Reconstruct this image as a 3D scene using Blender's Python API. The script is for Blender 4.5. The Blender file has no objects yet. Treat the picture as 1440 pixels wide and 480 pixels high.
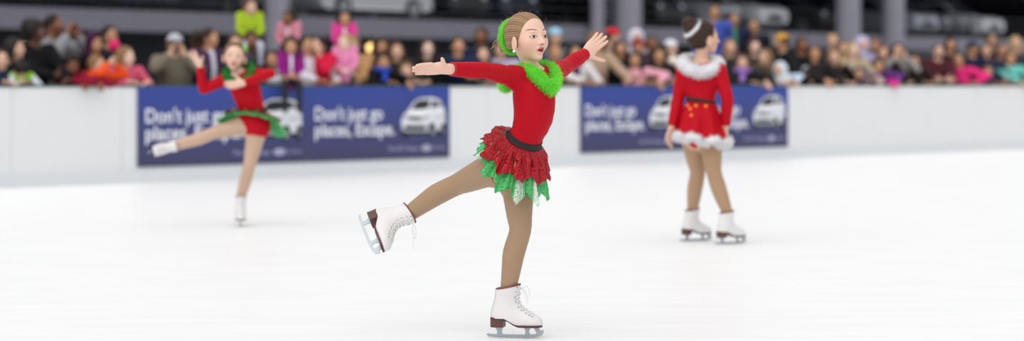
# Ice rink photograph: young skaters in holiday costumes in front of a crowd.
import bpy, bmesh, math, random, os
import numpy as np
from mathutils import Vector, Matrix, Euler, Quaternion

SC = bpy.context.scene
COL = SC.collection
rng = np.random.default_rng(7)
random.seed(7)
ONLY = ''

# ------------------------------------------------------------------ camera geometry
FPX, CX, HZ, CAMZ = 3000.0, 720.0, 119.0, 1.06      # focal length in px (1440 wide), centre, horizon row, eye height

def at(px, py, Y):
    """world point seen at photo pixel (px,py) at distance Y from the camera"""
    return np.array([(px - CX) * Y / FPX, Y, CAMZ - (py - HZ) * Y / FPX])

def V3(*a):
    return np.array(a, dtype=float)

def nrm(v):
    v = np.asarray(v, float)
    return v / (np.linalg.norm(v) + 1e-12)

def lin(c):
    return c / 12.92 if c <= 0.04045 else ((c + 0.055) / 1.055) ** 2.4

def hexc(h):
    h = h.lstrip('#')
    return tuple(lin(int(h[i:i + 2], 16) / 255) for i in (0, 2, 4))

# ------------------------------------------------------------------ object helpers
def link(o, parent=None):
    COL.objects.link(o)
    if parent is not None:
        o.parent = parent
    return o

def tag(o, label=None, cat=None, group=None, kind=None):
    if label: o['label'] = label
    if cat: o['category'] = cat
    if group: o['group'] = group
    if kind: o['kind'] = kind
    return o

def thing(name, label, cat, loc=(0, 0, 0), group=None, rz=0.0):
    o = bpy.data.objects.new(name, None)
    o.location = tuple(float(c) for c in loc)
    o.rotation_euler = (0, 0, rz)
    o.empty_display_size = 0.1
    COL.objects.link(o)
    return tag(o, label, cat, group)

def mesh_np(name, verts, faces, mat=None, parent=None, col=None, smooth=True, world=True):
    """faces: (n,4) or (n,3) int array. Vertices in world space; if parented, made local to an unrotated parent."""
    verts = np.asarray(verts, np.float32)
    if parent is not None and world:
        p = parent
        off = np.zeros(3)
        while p is not None:
            off += np.array(p.location); p = p.parent
        verts = verts - off.astype(np.float32)
    faces = np.asarray(faces, np.int32)
    me = bpy.data.meshes.new(name)
    n, w = faces.shape
    me.vertices.add(len(verts)); me.vertices.foreach_set('co', verts.ravel())
    me.loops.add(n * w); me.loops.foreach_set('vertex_index', faces.ravel())
    me.polygons.add(n)
    me.polygons.foreach_set('loop_start', np.arange(0, n * w, w, dtype=np.int32))
    me.polygons.foreach_set('loop_total', np.full(n, w, np.int32))
    if smooth:
        me.polygons.foreach_set('use_smooth', np.ones(n, bool))
    me.update(calc_edges=True)
    if col is not None:
        ca = me.color_attributes.new('Col', 'FLOAT_COLOR', 'POINT')
        c4 = np.ones((len(verts), 4), np.float32); c4[:, :3] = col
        ca.data.foreach_set('color', c4.ravel())
    if mat: me.materials.append(mat)
    o = bpy.data.objects.new(name, me)
    return link(o, parent)

class MB:
    """collects simple shapes into one bmesh -> one object"""
    def __init__(self):
        self.bm = bmesh.new(); self.mi = 0
    def _new(self, f):
        f.material_index = self.mi; return f
    def poly(self, pts):
        vs = [self.bm.verts.new(tuple(p)) for p in pts]
        return self._new(self.bm.faces.new(vs))
    def box(self, lo, hi, M=None):
        x0, y0, z0 = lo; x1, y1, z1 = hi
        c = [(x0,y0,z0),(x1,y0,z0),(x1,y1,z0),(x0,y1,z0),(x0,y0,z1),(x1,y0,z1),(x1,y1,z1),(x0,y1,z1)]
        if M is not None: c = [M @ Vector(p) for p in c]
        v = [self.bm.verts.new(p) for p in c]
        for q in ((0,3,2,1),(4,5,6,7),(0,1,5,4),(1,2,6,5),(2,3,7,6),(3,0,4,7)):
            self._new(self.bm.faces.new([v[i] for i in q]))
    def prism(self, pts, off):
        """closed polygon pts (3d list) extruded by vector off"""
        off = Vector(off)
        a = [self.bm.verts.new(tuple(p)) for p in pts]
        b = [self.bm.verts.new(tuple(Vector(p) + off)) for p in pts]
        n = len(a)
        self._new(self.bm.faces.new(a[::-1])); self._new(self.bm.faces.new(b))
        for i in range(n):
            j = (i + 1) % n
            self._new(self.bm.faces.new((a[i], a[j], b[j], b[i])))
    def tube(self, pts, r, n=8, closed=False):
        pts = [Vector(tuple(p)) for p in pts]
        rs = [float(x) for x in r] if hasattr(r, '__len__') else [float(r)] * len(pts)
        rings = []; ref = None
        m = len(pts)
        for i, p in enumerate(pts):
            if closed: t = pts[(i + 1) % m] - pts[i - 1]
            else: t = pts[min(i + 1, m - 1)] - pts[max(i - 1, 0)]
            t.normalize()
            if ref is None:
                ref = Vector((0, 0, 1)) if abs(t.z) < .9 else Vector((1, 0, 0))
            u = t.cross(ref)
            if u.length < 1e-6: u = t.cross(Vector((0, 1, 0)))
            u.normalize(); w = u.cross(t); ref = -w if False else w
            rings.append([self.bm.verts.new(p + rs[i] * (math.cos(2*math.pi*k/n) * u + math.sin(2*math.pi*k/n) * w)) for k in range(n)])
        rr = range(m if closed else m - 1)
        for i in rr:
            a, b = rings[i], rings[(i + 1) % m]
            for k in range(n):
                self._new(self.bm.faces.new((a[k], a[(k+1) % n], b[(k+1) % n], b[k])))
        if not closed:
            self._new(self.bm.faces.new(rings[0][::-1])); self._new(self.bm.faces.new(rings[-1]))
    def lathe(self, prof, c, axis=(0, 0, 1), n=24):
        """prof: list of (radius, height) about axis at c"""
        ax = Vector(axis).normalized()
        u = ax.orthogonal().normalized(); w = ax.cross(u); c = Vector(tuple(c))
        rings = [[self.bm.verts.new(c + ax * h + max(r, 1e-5) * (math.cos(2*math.pi*k/n)*u + math.sin(2*math.pi*k/n)*w)) for k in range(n)] for r, h in prof]
        for a, b in zip(rings, rings[1:]):
            for k in range(n):
                self._new(self.bm.faces.new((a[k], a[(k+1) % n], b[(k+1) % n], b[k])))
        self._new(self.bm.faces.new(rings[0][::-1])); self._new(self.bm.faces.new(rings[-1]))
    def build(self, name, mats, parent=None, smooth=False, world=True, bevel=0.0, M=None):
        me = bpy.data.meshes.new(name)
        bmesh.ops.recalc_face_normals(self.bm, faces=self.bm.faces[:])
        if M is not None: bmesh.ops.transform(self.bm, matrix=M, verts=self.bm.verts[:])
        if parent is not None and world:
            off = Vector((0, 0, 0)); p = parent
            while p is not None:
                off += p.location; p = p.parent
            bmesh.ops.translate(self.bm, vec=-off, verts=self.bm.verts[:])
        if smooth:
            for f in self.bm.faces: f.smooth = True
        self.bm.to_mesh(me); self.bm.free()
        for m in (mats if isinstance(mats, (list, tuple)) else [mats]): me.materials.append(m)
        o = link(bpy.data.objects.new(name, me), parent)
        if bevel:
            b = o.modifiers.new('bevel', 'BEVEL'); b.width = bevel; b.segments = 2; b.limit_method = 'ANGLE'
        return o

# ------------------------------------------------------------------ signed distance modelling
BIG = 50.0

def catmull(A, n):
    """resample rows of A (m,d) with n points per span"""
    A = np.asarray(A, float); m = len(A)
    if m < 3 or n < 2: return A
    out = []
    for i in range(m - 1):
        p0, p1, p2, p3 = A[max(i-1, 0)], A[i], A[i+1], A[min(i+2, m-1)]
        for j in range(n):
            t = j / n
            out.append(0.5 * ((2*p1) + (-p0+p2)*t + (2*p0-5*p1+4*p2-p3)*t*t + (-p0+3*p1-3*p2+p3)*t**3))
    out.append(A[-1])
    return np.array(out)

class Loft:
    """generalised tapered limb: stations with centre, radii (rx along R, ry across)"""
    def __init__(s, pts, rx, ry=None, R=None, k=.02, sub=False, cut=(), n=3, infl=0.0):
        pts = np.asarray(pts, float); m = len(pts)
        rx = np.full(m, rx) if np.isscalar(rx) else np.asarray(rx, float)
        s.round = ry is None
        ry = rx if ry is None else (np.full(m, ry) if np.isscalar(ry) else np.asarray(ry, float))
        Rv = np.zeros((m, 3)) if R is None else (np.tile(np.asarray(R, float), (m, 1)) if np.ndim(R) == 1 else np.asarray(R, float))
        A = catmull(np.hstack([pts, rx[:, None], ry[:, None], Rv]), n)
        s.c, s.rx, s.ry, s.R = A[:, :3], A[:, 3] + infl, A[:, 4] + infl, A[:, 5:8]
        s.k, s.sub, s.cut = k, sub, cut
    def parts(s):
        for i in range(len(s.c) - 1):
            r = max(s.rx[i], s.rx[i+1], s.ry[i], s.ry[i+1])
            yield (np.minimum(s.c[i], s.c[i+1]) - r, np.maximum(s.c[i], s.c[i+1]) + r, (lambda P, i=i: s.seg(i, P)))
    def seg(s, i, P):
        a = s.c[i].astype(np.float32); ba = (s.c[i+1] - s.c[i]).astype(np.float32)
        q = P - a
        L2 = float(ba @ ba) + 1e-12
        h = np.clip((q @ ba) / L2, 0, 1)
        q = q - h[..., None] * ba
        if s.round:
            r = s.rx[i] + (s.rx[i+1] - s.rx[i]) * h
            return np.sqrt((q * q).sum(-1)) - r
        T = ba / math.sqrt(L2)
        R = nrm(s.R[i] + s.R[i+1]); R = nrm(R - T * (R @ T)).astype(np.float32)
        F = np.cross(T, R)
        rx = s.rx[i] + (s.rx[i+1] - s.rx[i]) * h; ry = s.ry[i] + (s.ry[i+1] - s.ry[i]) * h
        mn = np.minimum(rx, ry)
        return (np.sqrt(((q @ R) / rx) ** 2 + ((q @ F) / ry) ** 2 + ((q @ T) / mn) ** 2) - 1) * mn

class Ell:
    def __init__(s, c, r, A=None, k=.02, sub=False, cut=()):
        s.ce = np.asarray(c, float); s.r = np.full(3, r, float) if np.isscalar(r) else np.asarray(r, float)
        s.A = np.eye(3) if A is None else np.asarray(A, float)      # rows: local axes in world
        s.k, s.sub, s.cut = k, sub, cut
    def parts(s):
        m = s.r.max()
        yield (s.ce - m, s.ce + m, s.f)
    def f(s, P):
        q = ((P - s.ce.astype(np.float32)) @ s.A.T.astype(np.float32)) / s.r.astype(np.float32)
        k0 = np.sqrt((q * q).sum(-1))
        q = q / s.r.astype(np.float32)
        k1 = np.sqrt((q * q).sum(-1)) + 1e-9
        return np.where(k0 < 1e-4, -s.r.min(), k0 * (k0 - 1) / k1)

class Hull(Ell):
    """box with rounded edges (half sizes r, rounding e)"""
    def __init__(s, c, r, A=None, e=.01, **kw):
        super().__init__(c, r, A, **kw); s.e = e
    def parts(s):
        m = np.linalg.norm(s.r)
        yield (s.ce - m, s.ce + m, s.f)
    def f(s, P):
        q = np.abs((P - s.ce.astype(np.float32)) @ s.A.T.astype(np.float32)) - (s.r - s.e).astype(np.float32)
        return np.sqrt((np.maximum(q, 0) ** 2).sum(-1)) + np.minimum(q.max(-1), 0) - s.e

def smin(a, b, k):
    if k <= 1e-6: return np.minimum(a, b)
    h = np.maximum(k - np.abs(a - b), 0) / k
    return np.minimum(a, b) - h * h * (k * .25)

class Field:
    def __init__(s, prims, infl=0.0, post=None):
        s.prims, s.infl, s.post = list(prims), infl, post
    def points(s, P):
        P = np.asarray(P, np.float32); D = np.full(P.shape[:-1], BIG, np.float32)
        for pr in s.prims:
            d = np.full(P.shape[:-1], BIG, np.float32)
            for lo, hi, f in pr.parts(): d = np.minimum(d, f(P))
            for (cp, cn) in pr.cut: d = np.maximum(d, (P - np.asarray(cp, np.float32)) @ nrm(cn).astype(np.float32))
            D = -smin(-D, d, pr.k) if pr.sub else smin(D, d, pr.k)
        D = D - s.infl
        if s.post: D = s.post(P, D)
        return D
    def mesh(s, res, N=8):
        adds = [p for p in s.prims if not p.sub]
        pad0 = s.infl + 3 * res
        bs = N * res
        los, his = [], []
        for p in adds:
            for lo, hi, f in p.parts():
                los.append(lo - pad0 - p.k * .3); his.append(hi + pad0 + p.k * .3)
        org = np.min(los, 0) - bs
        keys = set()
        for lo, hi in zip(los, his):
            a = np.floor((lo - org) / bs).astype(int); b = np.floor((hi - org) / bs).astype(int)
            g = np.stack(np.meshgrid(*[np.arange(a[i], b[i] + 1) for i in range(3)], indexing='ij'), -1).reshape(-1, 3)
            keys.update(map(int, g[:, 0] * 1000000 + g[:, 1] * 1000 + g[:, 2]))
        kk = np.array(sorted(keys))
        B = np.stack([kk // 1000000, (kk // 1000) % 1000, kk % 1000], -1)
        blo = org + B * bs
        # coarse cull at block centres
        lat1 = np.array([[bs/2]*3], np.float32)
        D = s._blocks(blo, lat1, bs, res)
        keep = np.abs(D[:, 0]) < bs * .87 * 2.1 + 3 * res
        B, blo = B[keep], blo[keep]
        ar = np.arange(N + 1) * res
        lat = np.stack(np.meshgrid(ar, ar, ar, indexing='ij'), -1).reshape(-1, 3).astype(np.float32)
        VV, KK, QQ = [], [], []
        W = 1 << 20
        CH = 2500
        for c0 in range(0, len(B), CH):
            b, bl = B[c0:c0+CH], blo[c0:c0+CH]
            D = s._blocks(bl, lat, bs, res).reshape(-1, N+1, N+1, N+1)
            S = D < 0
            cs = np.zeros((len(b), N, N, N), np.int8)
            for dx in (0, 1):
                for dy in (0, 1):
                    for dz in (0, 1):
                        cs += S[:, dx:N+dx, dy:N+dy, dz:N+dz]
            act = np.argwhere((cs > 0) & (cs < 8))
            if not len(act): continue
            bi, i, j, k = act.T
            cv = {(dx, dy, dz): D[bi, i+dx, j+dy, k+dz] for dx in (0,1) for dy in (0,1) for dz in (0,1)}
            acc = np.zeros((len(act), 3)); cnt = np.zeros(len(act))
            for ax in range(3):
                for u in (0, 1):
                    for v in (0, 1):
                        c_a = [u, v]; c_a.insert(ax, 0); c_b = [u, v]; c_b.insert(ax, 1)
                        a, bb = cv[tuple(c_a)], cv[tuple(c_b)]
                        m = (a < 0) != (bb < 0)
                        t = np.where(m, a / np.where(m, a - bb, 1), 0)
                        p = np.array(c_a, float)[None] * np.ones((len(act), 1)); p[:, ax] = t
                        acc += p * m[:, None]; cnt += m
            loc = acc / cnt[:, None]
            G = b[bi] * N + np.stack([i, j, k], -1)
            VV.append(org + (G + loc) * res)
            KK.append((G[:, 0].astype(np.int64) * W + G[:, 1]) * W + G[:, 2])
            for ax in range(3):
                sl0 = (slice(None),) + (slice(0, N),) * 3
                sl1 = [slice(None)] + [slice(0, N)] * 3; sl1[ax + 1] = slice(1, N + 1)
                A0, A1 = S[sl0], S[tuple(sl1)]
                e = np.argwhere(A0 != A1)
                if not len(e): continue
                flip = A0[tuple(e.T)]
                Ge = b[e[:, 0]] * N + e[:, 1:]
                o1, o2 = (ax + 1) % 3, (ax + 2) % 3
                quad = []
                for (s1, s2) in ((-1, -1), (0, -1), (0, 0), (-1, 0)):
                    Gc = Ge.copy(); Gc[:, o1] += s1; Gc[:, o2] += s2
                    quad.append((Gc[:, 0].astype(np.int64) * W + Gc[:, 1]) * W + Gc[:, 2])
                q = np.stack(quad, -1)
                q = np.where(flip[:, None], q, q[:, ::-1])
                QQ.append(q)
        Vv = np.concatenate(VV); K = np.concatenate(KK); Q = np.concatenate(QQ)
        od = np.argsort(K); K = K[od]; Vv = Vv[od]
        idx = np.clip(np.searchsorted(K, Q), 0, len(K) - 1)
        ok = (K[idx] == Q).all(1)
        return Vv, idx[ok]
    def _blocks(s, blo, lat, bs, res):
        nb, M = len(blo), len(lat)
        D = np.full((nb, M), BIG, np.float32)
        bhi = blo + bs
        coarse = M == 1
        for pr in s.prims:
            pad = pr.k * 1.8 + 3 * res + s.infl + (bs * 1.5 if coarse else 0)
            ps = [(lo - pad, hi + pad, f) for lo, hi, f in pr.parts()]
            lo = np.min([p[0] for p in ps], 0); hi = np.max([p[1] for p in ps], 0)
            sel = np.nonzero(((bhi > lo) & (blo < hi)).all(1))[0]
            if not len(sel): continue
            P = blo[sel][:, None, :].astype(np.float32) + lat[None]
            d = np.full((len(sel), M), BIG, np.float32)
            for l, h, f in ps:
                ss = ((bhi[sel] > l) & (blo[sel] < h)).all(1)
                if ss.all(): d = np.minimum(d, f(P))
                elif ss.any(): d[ss] = np.minimum(d[ss], f(P[ss]))
            for (cp, cn) in pr.cut:
                d = np.maximum(d, (P - np.asarray(cp, np.float32)) @ nrm(cn).astype(np.float32))
            D[sel] = -smin(-D[sel], d, pr.k) if pr.sub else smin(D[sel], d, pr.k)
        D -= s.infl
        if s.post:
            D = s.post(blo[:, None, :].astype(np.float32) + lat[None], D)
        return D

def sdf_obj(name, prims, res, mat, parent=None, infl=0.0, post=None, colf=None, smooth_it=0):
    v, q = Field(prims, infl, post).mesh(res)
    if smooth_it:
        for _ in range(smooth_it):
            acc = np.zeros_like(v); cnt = np.zeros(len(v))
            for a in range(4):
                for b in ((a + 1) % 4, (a - 1) % 4):
                    np.add.at(acc, q[:, a], v[q[:, b]]); np.add.at(cnt, q[:, a], 1)
            v = v * .4 + .6 * acc / np.maximum(cnt, 1)[:, None]
    col = colf(v) if colf else None
    return mesh_np(name, v, q, mat, parent, col)
# ------------------------------------------------------------------ materials
MATS = {}
def nodes_of(name):
    m = bpy.data.materials.new(name); m.use_nodes = True
    nt = m.node_tree
    return m, nt, nt.nodes['Principled BSDF']

def plain(name, col, rough=.6, metal=0.0, spec=.5, noise=0.0, nscale=30.0, bump=0.0):
    """single colour surface with a procedural grain"""
    if name in MATS: return MATS[name]
    m, nt, b = nodes_of(name)
    c = hexc(col) if isinstance(col, str) else col
    b.inputs['Base Color'].default_value = (*c, 1)
    b.inputs['Roughness'].default_value = rough
    b.inputs['Metallic'].default_value = metal
    b.inputs['Specular IOR Level'].default_value = spec
    if noise or bump:
        tc = nt.nodes.new('ShaderNodeTexCoord')
        nz = nt.nodes.new('ShaderNodeTexNoise'); nz.inputs['Scale'].default_value = nscale; nz.inputs['Detail'].default_value = 4
        nt.links.new(tc.outputs['Object'], nz.inputs['Vector'])
        if noise:
            mx = nt.nodes.new('ShaderNodeMix'); mx.data_type = 'RGBA'
            mx.inputs[6].default_value = (*[x * (1 - noise) for x in c], 1)
            mx.inputs[7].default_value = (*[min(1, x * (1 + noise)) for x in c], 1)
            nt.links.new(nz.outputs['Fac'], mx.inputs[0]); nt.links.new(mx.outputs[2], b.inputs['Base Color'])
        if bump:
            bp = nt.nodes.new('ShaderNodeBump'); bp.inputs['Strength'].default_value = bump; bp.inputs['Distance'].default_value = .01
            nt.links.new(nz.outputs['Fac'], bp.inputs['Height']); nt.links.new(bp.outputs['Normal'], b.inputs['Normal'])
    MATS[name] = m
    return m

def vcol(name, rough=.5, sss=0.0, spec=.4, sheen=0.0):
    """colour from the mesh's own colour attribute (skin, lips, hair strands ...)"""
    if name in MATS: return MATS[name]
    m, nt, b = nodes_of(name)
    a = nt.nodes.new('ShaderNodeVertexColor'); a.layer_name = 'Col'
    nt.links.new(a.outputs['Color'], b.inputs['Base Color'])
    b.inputs['Roughness'].default_value = rough
    b.inputs['Specular IOR Level'].default_value = spec
    if sss:
        b.inputs['Subsurface Weight'].default_value = sss
        b.inputs['Subsurface Radius'].default_value = (1.0, .35, .2)
        b.inputs['Subsurface Scale'].default_value = .008
    if sheen:
        b.inputs['Sheen Weight'].default_value = sheen
    MATS[name] = m
    return m

def sequin(name, c1, c2, scale=420.0, holes=0.0, rough=.28, glint=.55, metal=.35):
    """sequinned cloth: each cell its own tone and tilt; holes>0 lets the net show between sequins"""
    m, nt, b = nodes_of(name)
    N = nt.nodes.new; L = nt.links.new
    tc = N('ShaderNodeTexCoord')
    vo = N('ShaderNodeTexVoronoi'); vo.inputs['Scale'].default_value = scale
    L(tc.outputs['Object'], vo.inputs['Vector'])
    sep = N('ShaderNodeSeparateColor'); L(vo.outputs['Color'], sep.inputs[0])
    mx = N('ShaderNodeMix'); mx.data_type = 'RGBA'
    mx.inputs[6].default_value = (*hexc(c1), 1); mx.inputs[7].default_value = (*hexc(c2), 1)
    L(sep.outputs[0], mx.inputs[0]); L(mx.outputs[2], b.inputs['Base Color'])
    # every sequin tilts its own way
    geo = N('ShaderNodeNewGeometry')
    sub = N('ShaderNodeVectorMath'); sub.operation = 'SUBTRACT'; sub.inputs[1].default_value = (.5, .5, .5)
    L(vo.outputs['Color'], sub.inputs[0])
    sc = N('ShaderNodeVectorMath'); sc.operation = 'SCALE'; sc.inputs['Scale'].default_value = glint * 2
    L(sub.outputs[0], sc.inputs[0])
    ad = N('ShaderNodeVectorMath'); ad.operation = 'ADD'
    L(geo.outputs['Normal'], ad.inputs[0]); L(sc.outputs[0], ad.inputs[1])
    nm = N('ShaderNodeVectorMath'); nm.operation = 'NORMALIZE'; L(ad.outputs[0], nm.inputs[0])
    L(nm.outputs[0], b.inputs['Normal'])
    b.inputs['Roughness'].default_value = rough; b.inputs['Metallic'].default_value = metal
    if holes:
        v2 = N('ShaderNodeTexVoronoi'); v2.inputs['Scale'].default_value = scale * .62
        L(tc.outputs['Object'], v2.inputs['Vector'])
        v2.inputs['Randomness'].default_value = .35
        at_ = N('ShaderNodeVertexColor'); at_.layer_name = 'Col'
        mr = N('ShaderNodeMapRange'); mr.inputs['To Min'].default_value = holes; mr.inputs['To Max'].default_value = holes * .78
        L(at_.outputs['Color'], mr.inputs['Value'])
        gt = N('ShaderNodeMath'); gt.operation = 'GREATER_THAN'; L(mr.outputs[0], gt.inputs[1])
        L(v2.outputs['Distance'], gt.inputs[0])
        m2 = N('ShaderNodeMix'); m2.data_type = 'RGBA'; m2.inputs[7].default_value = (.78, .88, .80, 1)
        hf = N('ShaderNodeMath'); hf.operation = 'MULTIPLY'; hf.inputs[1].default_value = .7; L(at_.outputs['Color'], hf.inputs[0])
        L(hf.outputs[0], m2.inputs[0]); L(mx.outputs[2], m2.inputs[6]); L(m2.outputs[2], b.inputs['Base Color'])
        tr = N('ShaderNodeBsdfTransparent'); ms = N('ShaderNodeMixShader')
        L(gt.outputs[0], ms.inputs[0]); L(b.outputs[0], ms.inputs[1]); L(tr.outputs[0], ms.inputs[2])
        L(ms.outputs[0], nt.nodes['Material Output'].inputs['Surface'])
    MATS[name] = m
    return m

def emit(name, col, strength):
    m = bpy.data.materials.new(name); m.use_nodes = True; nt = m.node_tree
    e = nt.nodes.new('ShaderNodeEmission'); e.inputs[0].default_value = (*hexc(col), 1); e.inputs[1].default_value = strength
    nt.links.new(e.outputs[0], nt.nodes['Material Output'].inputs['Surface'])
    MATS[name] = m
    return m

M_SKIN = vcol('skin', rough=.5, sss=.12)
M_HAIR = vcol('hair', rough=.5, spec=.22)
def feathery(name):
    m, nt, b = nodes_of(name)
    a = nt.nodes.new('ShaderNodeVertexColor'); a.layer_name = 'Col'
    d = nt.nodes.new('ShaderNodeBsdfDiffuse'); t = nt.nodes.new('ShaderNodeBsdfTranslucent'); mx = nt.nodes.new('ShaderNodeMixShader')
    mx.inputs[0].default_value = .5
    for n in (d, t): nt.links.new(a.outputs['Color'], n.inputs['Color'])
    nt.links.new(d.outputs[0], mx.inputs[1]); nt.links.new(t.outputs[0], mx.inputs[2]); nt.links.new(mx.outputs[0], nt.nodes['Material Output'].inputs['Surface'])
    MATS[name] = m
    return m
M_FLUFF = feathery('feathers')
M_LEATHER = plain('white_leather', '#DEDBDC', .42, noise=.02, nscale=60)
M_STEEL = plain('blade_steel', '#A9B1B6', .38, metal=.8)
M_HEEL = plain('brown_heel', '#5A392E', .45, noise=.12, nscale=80)
M_LACE = plain('lace_cotton', '#EFEFEF', .8)
M_EYELET = plain('eyelet_metal', '#4A4442', .4, metal=.6)
M_BLACK = plain('black_elastic', '#17181C', .7, noise=.2, nscale=200)
# ------------------------------------------------------------------ people
def frame(fwd, up=(0, 0, 1)):
    """rows: right, forward, up"""
    f = nrm(fwd); r = nrm(np.cross(f, up)); u = np.cross(r, f)
    return np.array([r, f, u])

def head_prims(c, A, hh, child=True, mouth_open=.3, ear=True):
    """continuous head: skull, jaw, brow, nose, lips, ears. hh = chin to crown"""
    def L(x, y, z): return c + hh * (x * A[0] + y * A[1] + z * A[2])
    P = []
    ck = 1.0 if child else .94
    P.append(Ell(L(0, -.075, .10), hh * V3(.365 * ck, .445, .40), A, k=.02 * hh))
    P.append(Ell(L(0, .085, -.10), hh * V3(.284, .33, .315), A, k=.11 * hh))
    P.append(Ell(L(0, .13, -.25), hh * V3(.182, .235, .205), A, k=.08 * hh))
    P.append(Ell(L(0, .285, -.415), hh * V3(.085, .085, .07), A, k=.10 * hh))            # chin
    for s in (-1, 1):
        P.append(Ell(L(s * .175, .235, -.125), hh * .105, A, k=.12 * hh))                 # cheeks
        P.append(Ell(L(s * .108, .338, .085), hh * V3(.10, .036, .03), A, k=.07 * hh))     # brow
    for s in (-1, 1):
        P.append(Ell(L(s * .155, .425, .0), hh * V3(.085, .07, .05), A, k=.09 * hh, sub=True))   # sockets
    for s in (-1, 1):
        P.append(Ell(L(s * .152, .308, .0), hh * V3(.083, .07, .058), A, k=.02 * hh))           # eyeballs
    nl = .462 if child else .475
    P.append(Loft([L(0, .37, .04), L(0, .40, -.04), L(0, nl, -.125)], hh * V3(.036, .04, .05), k=.05 * hh, n=2))
    for s in (-1, 1):
        P.append(Ell(L(s * .052, nl - .05, -.14), hh * V3(.036, .05, .034), A, k=.025 * hh))
        P.append(Ell(L(s * .026, nl - .01, -.175), hh * .017, A, k=.012 * hh, sub=True))    # nostrils
    mo = mouth_open * .05
    P.append(Ell(L(0, .375, -.245 + mo * .3), hh * V3(.10, .045, .030), A, k=.035 * hh))
    P.append(Ell(L(0, .365, -.305 - mo * .7), hh * V3(.082, .048, .034), A, k=.03 * hh))
    P.append(Ell(L(0, .42, -.275 - mo * .3), hh * V3(.075, .05, .006 + mo * .55), A, k=.015 * hh, sub=True))
    if ear:
        for s in (-1, 1):
            E = np.array([nrm(A[0] * s + .35 * A[1] * -1), nrm(A[1] + s * .35 * A[0]), A[2]])
            ce = L(s * .375, .02, -.125)
            P.append(Ell(ce, hh * V3(.042, .10, .15), E, k=.03 * hh))
            P.append(Ell(ce + hh * (E[0] * .045 + E[1] * .012), hh * V3(.035, .055, .095), E, k=.02 * hh, sub=True))
    return P

def face_colour(q, col, skin, iris=(.05, .03, .02), lips=None, brow=(.12, .07, .04), white=(.75, .72, .70), detail=True):
    """q: head-local coords / head height. Paints features that belong to the face itself."""
    x, y, z = np.abs(q[:, 0]), q[:, 1], q[:, 2]
    front = y > .2
    lips = lips if lips is not None else tuple(np.array(skin) * np.array([.75, .42, .42]))
    def put(mask, c):
        m = np.clip(mask, 0, 1)[:, None] * front[:, None]
        col[:] = col * (1 - m) + np.array(c) * m
    # cheeks
    put(.35 * np.exp(-(((x - .2) / .09) ** 2 + ((z + .13) / .08) ** 2)), tuple(np.array(skin) * np.array([1.0, .68, .66])))
    # lips
    d = np.sqrt((x / .092) ** 2 + ((z + .272) / .052) ** 2); put((1.1 - d) * 3, lips)
    d = np.sqrt((x / .07) ** 2 + ((z + .28) / .016) ** 2); put((1.1 - d) * 3, (.16, .03, .03))
    # nostrils: the shade inside the openings is painted in as dark colour
    d = np.sqrt(((x - .03) / .022) ** 2 + ((z + .165) / .013) ** 2); put(np.minimum((1.0 - d) * 3, (y > .38) * 1.0), (.22, .07, .05))
    # brows
    arc = z - (.112 + .03 * np.clip(1 - ((x - .17) / .12) ** 2, -1, 1))
    put((1 - np.maximum(np.abs(arc) / .016, np.abs(x - .16) / .105)) * 2.2, brow)
    # eyes
    ex = x - .152
    d = np.sqrt((ex / .070) ** 2 + ((z + .004) / .0295) ** 2)
    put(np.minimum((1.28 - d) * 5, np.where(z > .004, 1.0, .5)), (.07, .04, .03))               # lashes
    put((1.0 - d) * 6, white)
    d2 = np.sqrt(ex ** 2 + (z - .004) ** 2) / .038
    put(np.minimum((1.0 - d2) * 6, (1.05 - d) * 6), iris)
    d3 = np.sqrt(ex ** 2 + (z - .004) ** 2) / .016
    put(np.minimum((1.0 - d3) * 6, (1.05 - d) * 6), (.005, .004, .004))
    return col

def hand_prims(w, X, T, palm, L, curl=(.15, .15, .15, .15), splay=.10, thumb=.9, tcurl=.2, wide=1.0, k=.006, tlen=1.0):
    """five-fingered hand. w wrist, X finger direction, T towards the thumb, palm = palm normal"""
    X = nrm(X); T = nrm(np.asarray(T, float) - X * np.dot(T, X)); N = np.cross(X, T); N = N if np.dot(N, palm) > 0 else -N
    P = []
    def at3(a, b, c=0): return w + L * (a * X + b * T * wide + c * N)
    Rv = np.tile(T, (4, 1))
    P.append(Loft([at3(-.08, 0), at3(.10, .0), at3(.32, .0), at3(.48, -.005)], L * V3(.135, .165, .205, .195) * wide, L * V3(.10, .10, .088, .068), R=Rv, k=k * 2, n=2))
    P.append(Ell(at3(.17, .13, .045), L * V3(.13, .085, .075), np.array([nrm(X + .5 * T), nrm(T - .5 * X), N]), k=k * 3))   # thumb mound
    lens = (.43, .48, .45, .36); rad = (.053, .055, .052, .046); yb = (.150, .052, -.048, -.142)
    for i in range(4):
        sp = splay * (1.5 - i) / 1.5
        d = nrm(X + sp * T); p = at3(.46, yb[i] ); c = 0.0
        pts = [p]; cu = curl[i]
        for sfrac, f in ((.45, 1.0), (.30, 1.1), (.25, .8)):
            c += cu * f
            p = p + L * lens[i] * sfrac * (math.cos(c) * d + math.sin(c) * N)
            pts.append(p)
        r = rad[i] * L
        P.append(Loft(pts, [r * 1.08, r * 1.0, r * .92, r * .74], k=k, n=2))
    b = at3(.10, .15, .02)
    d1 = nrm(math.cos(thumb) * X + math.sin(thumb) * T + .15 * N)
    d2 = nrm(d1 + tcurl * X + .2 * tcurl * N)
    m = b + L * .22 * tlen * d1; m2 = m + L * .17 * tlen * d2; e = m2 + L * .13 * tlen * nrm(d2 + tcurl * .5 * X)
    P.append(Loft([b, m, m2, e], L * V3(.072, .056, .053, .040), k=k * 1.5, n=2))
    return P

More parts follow.
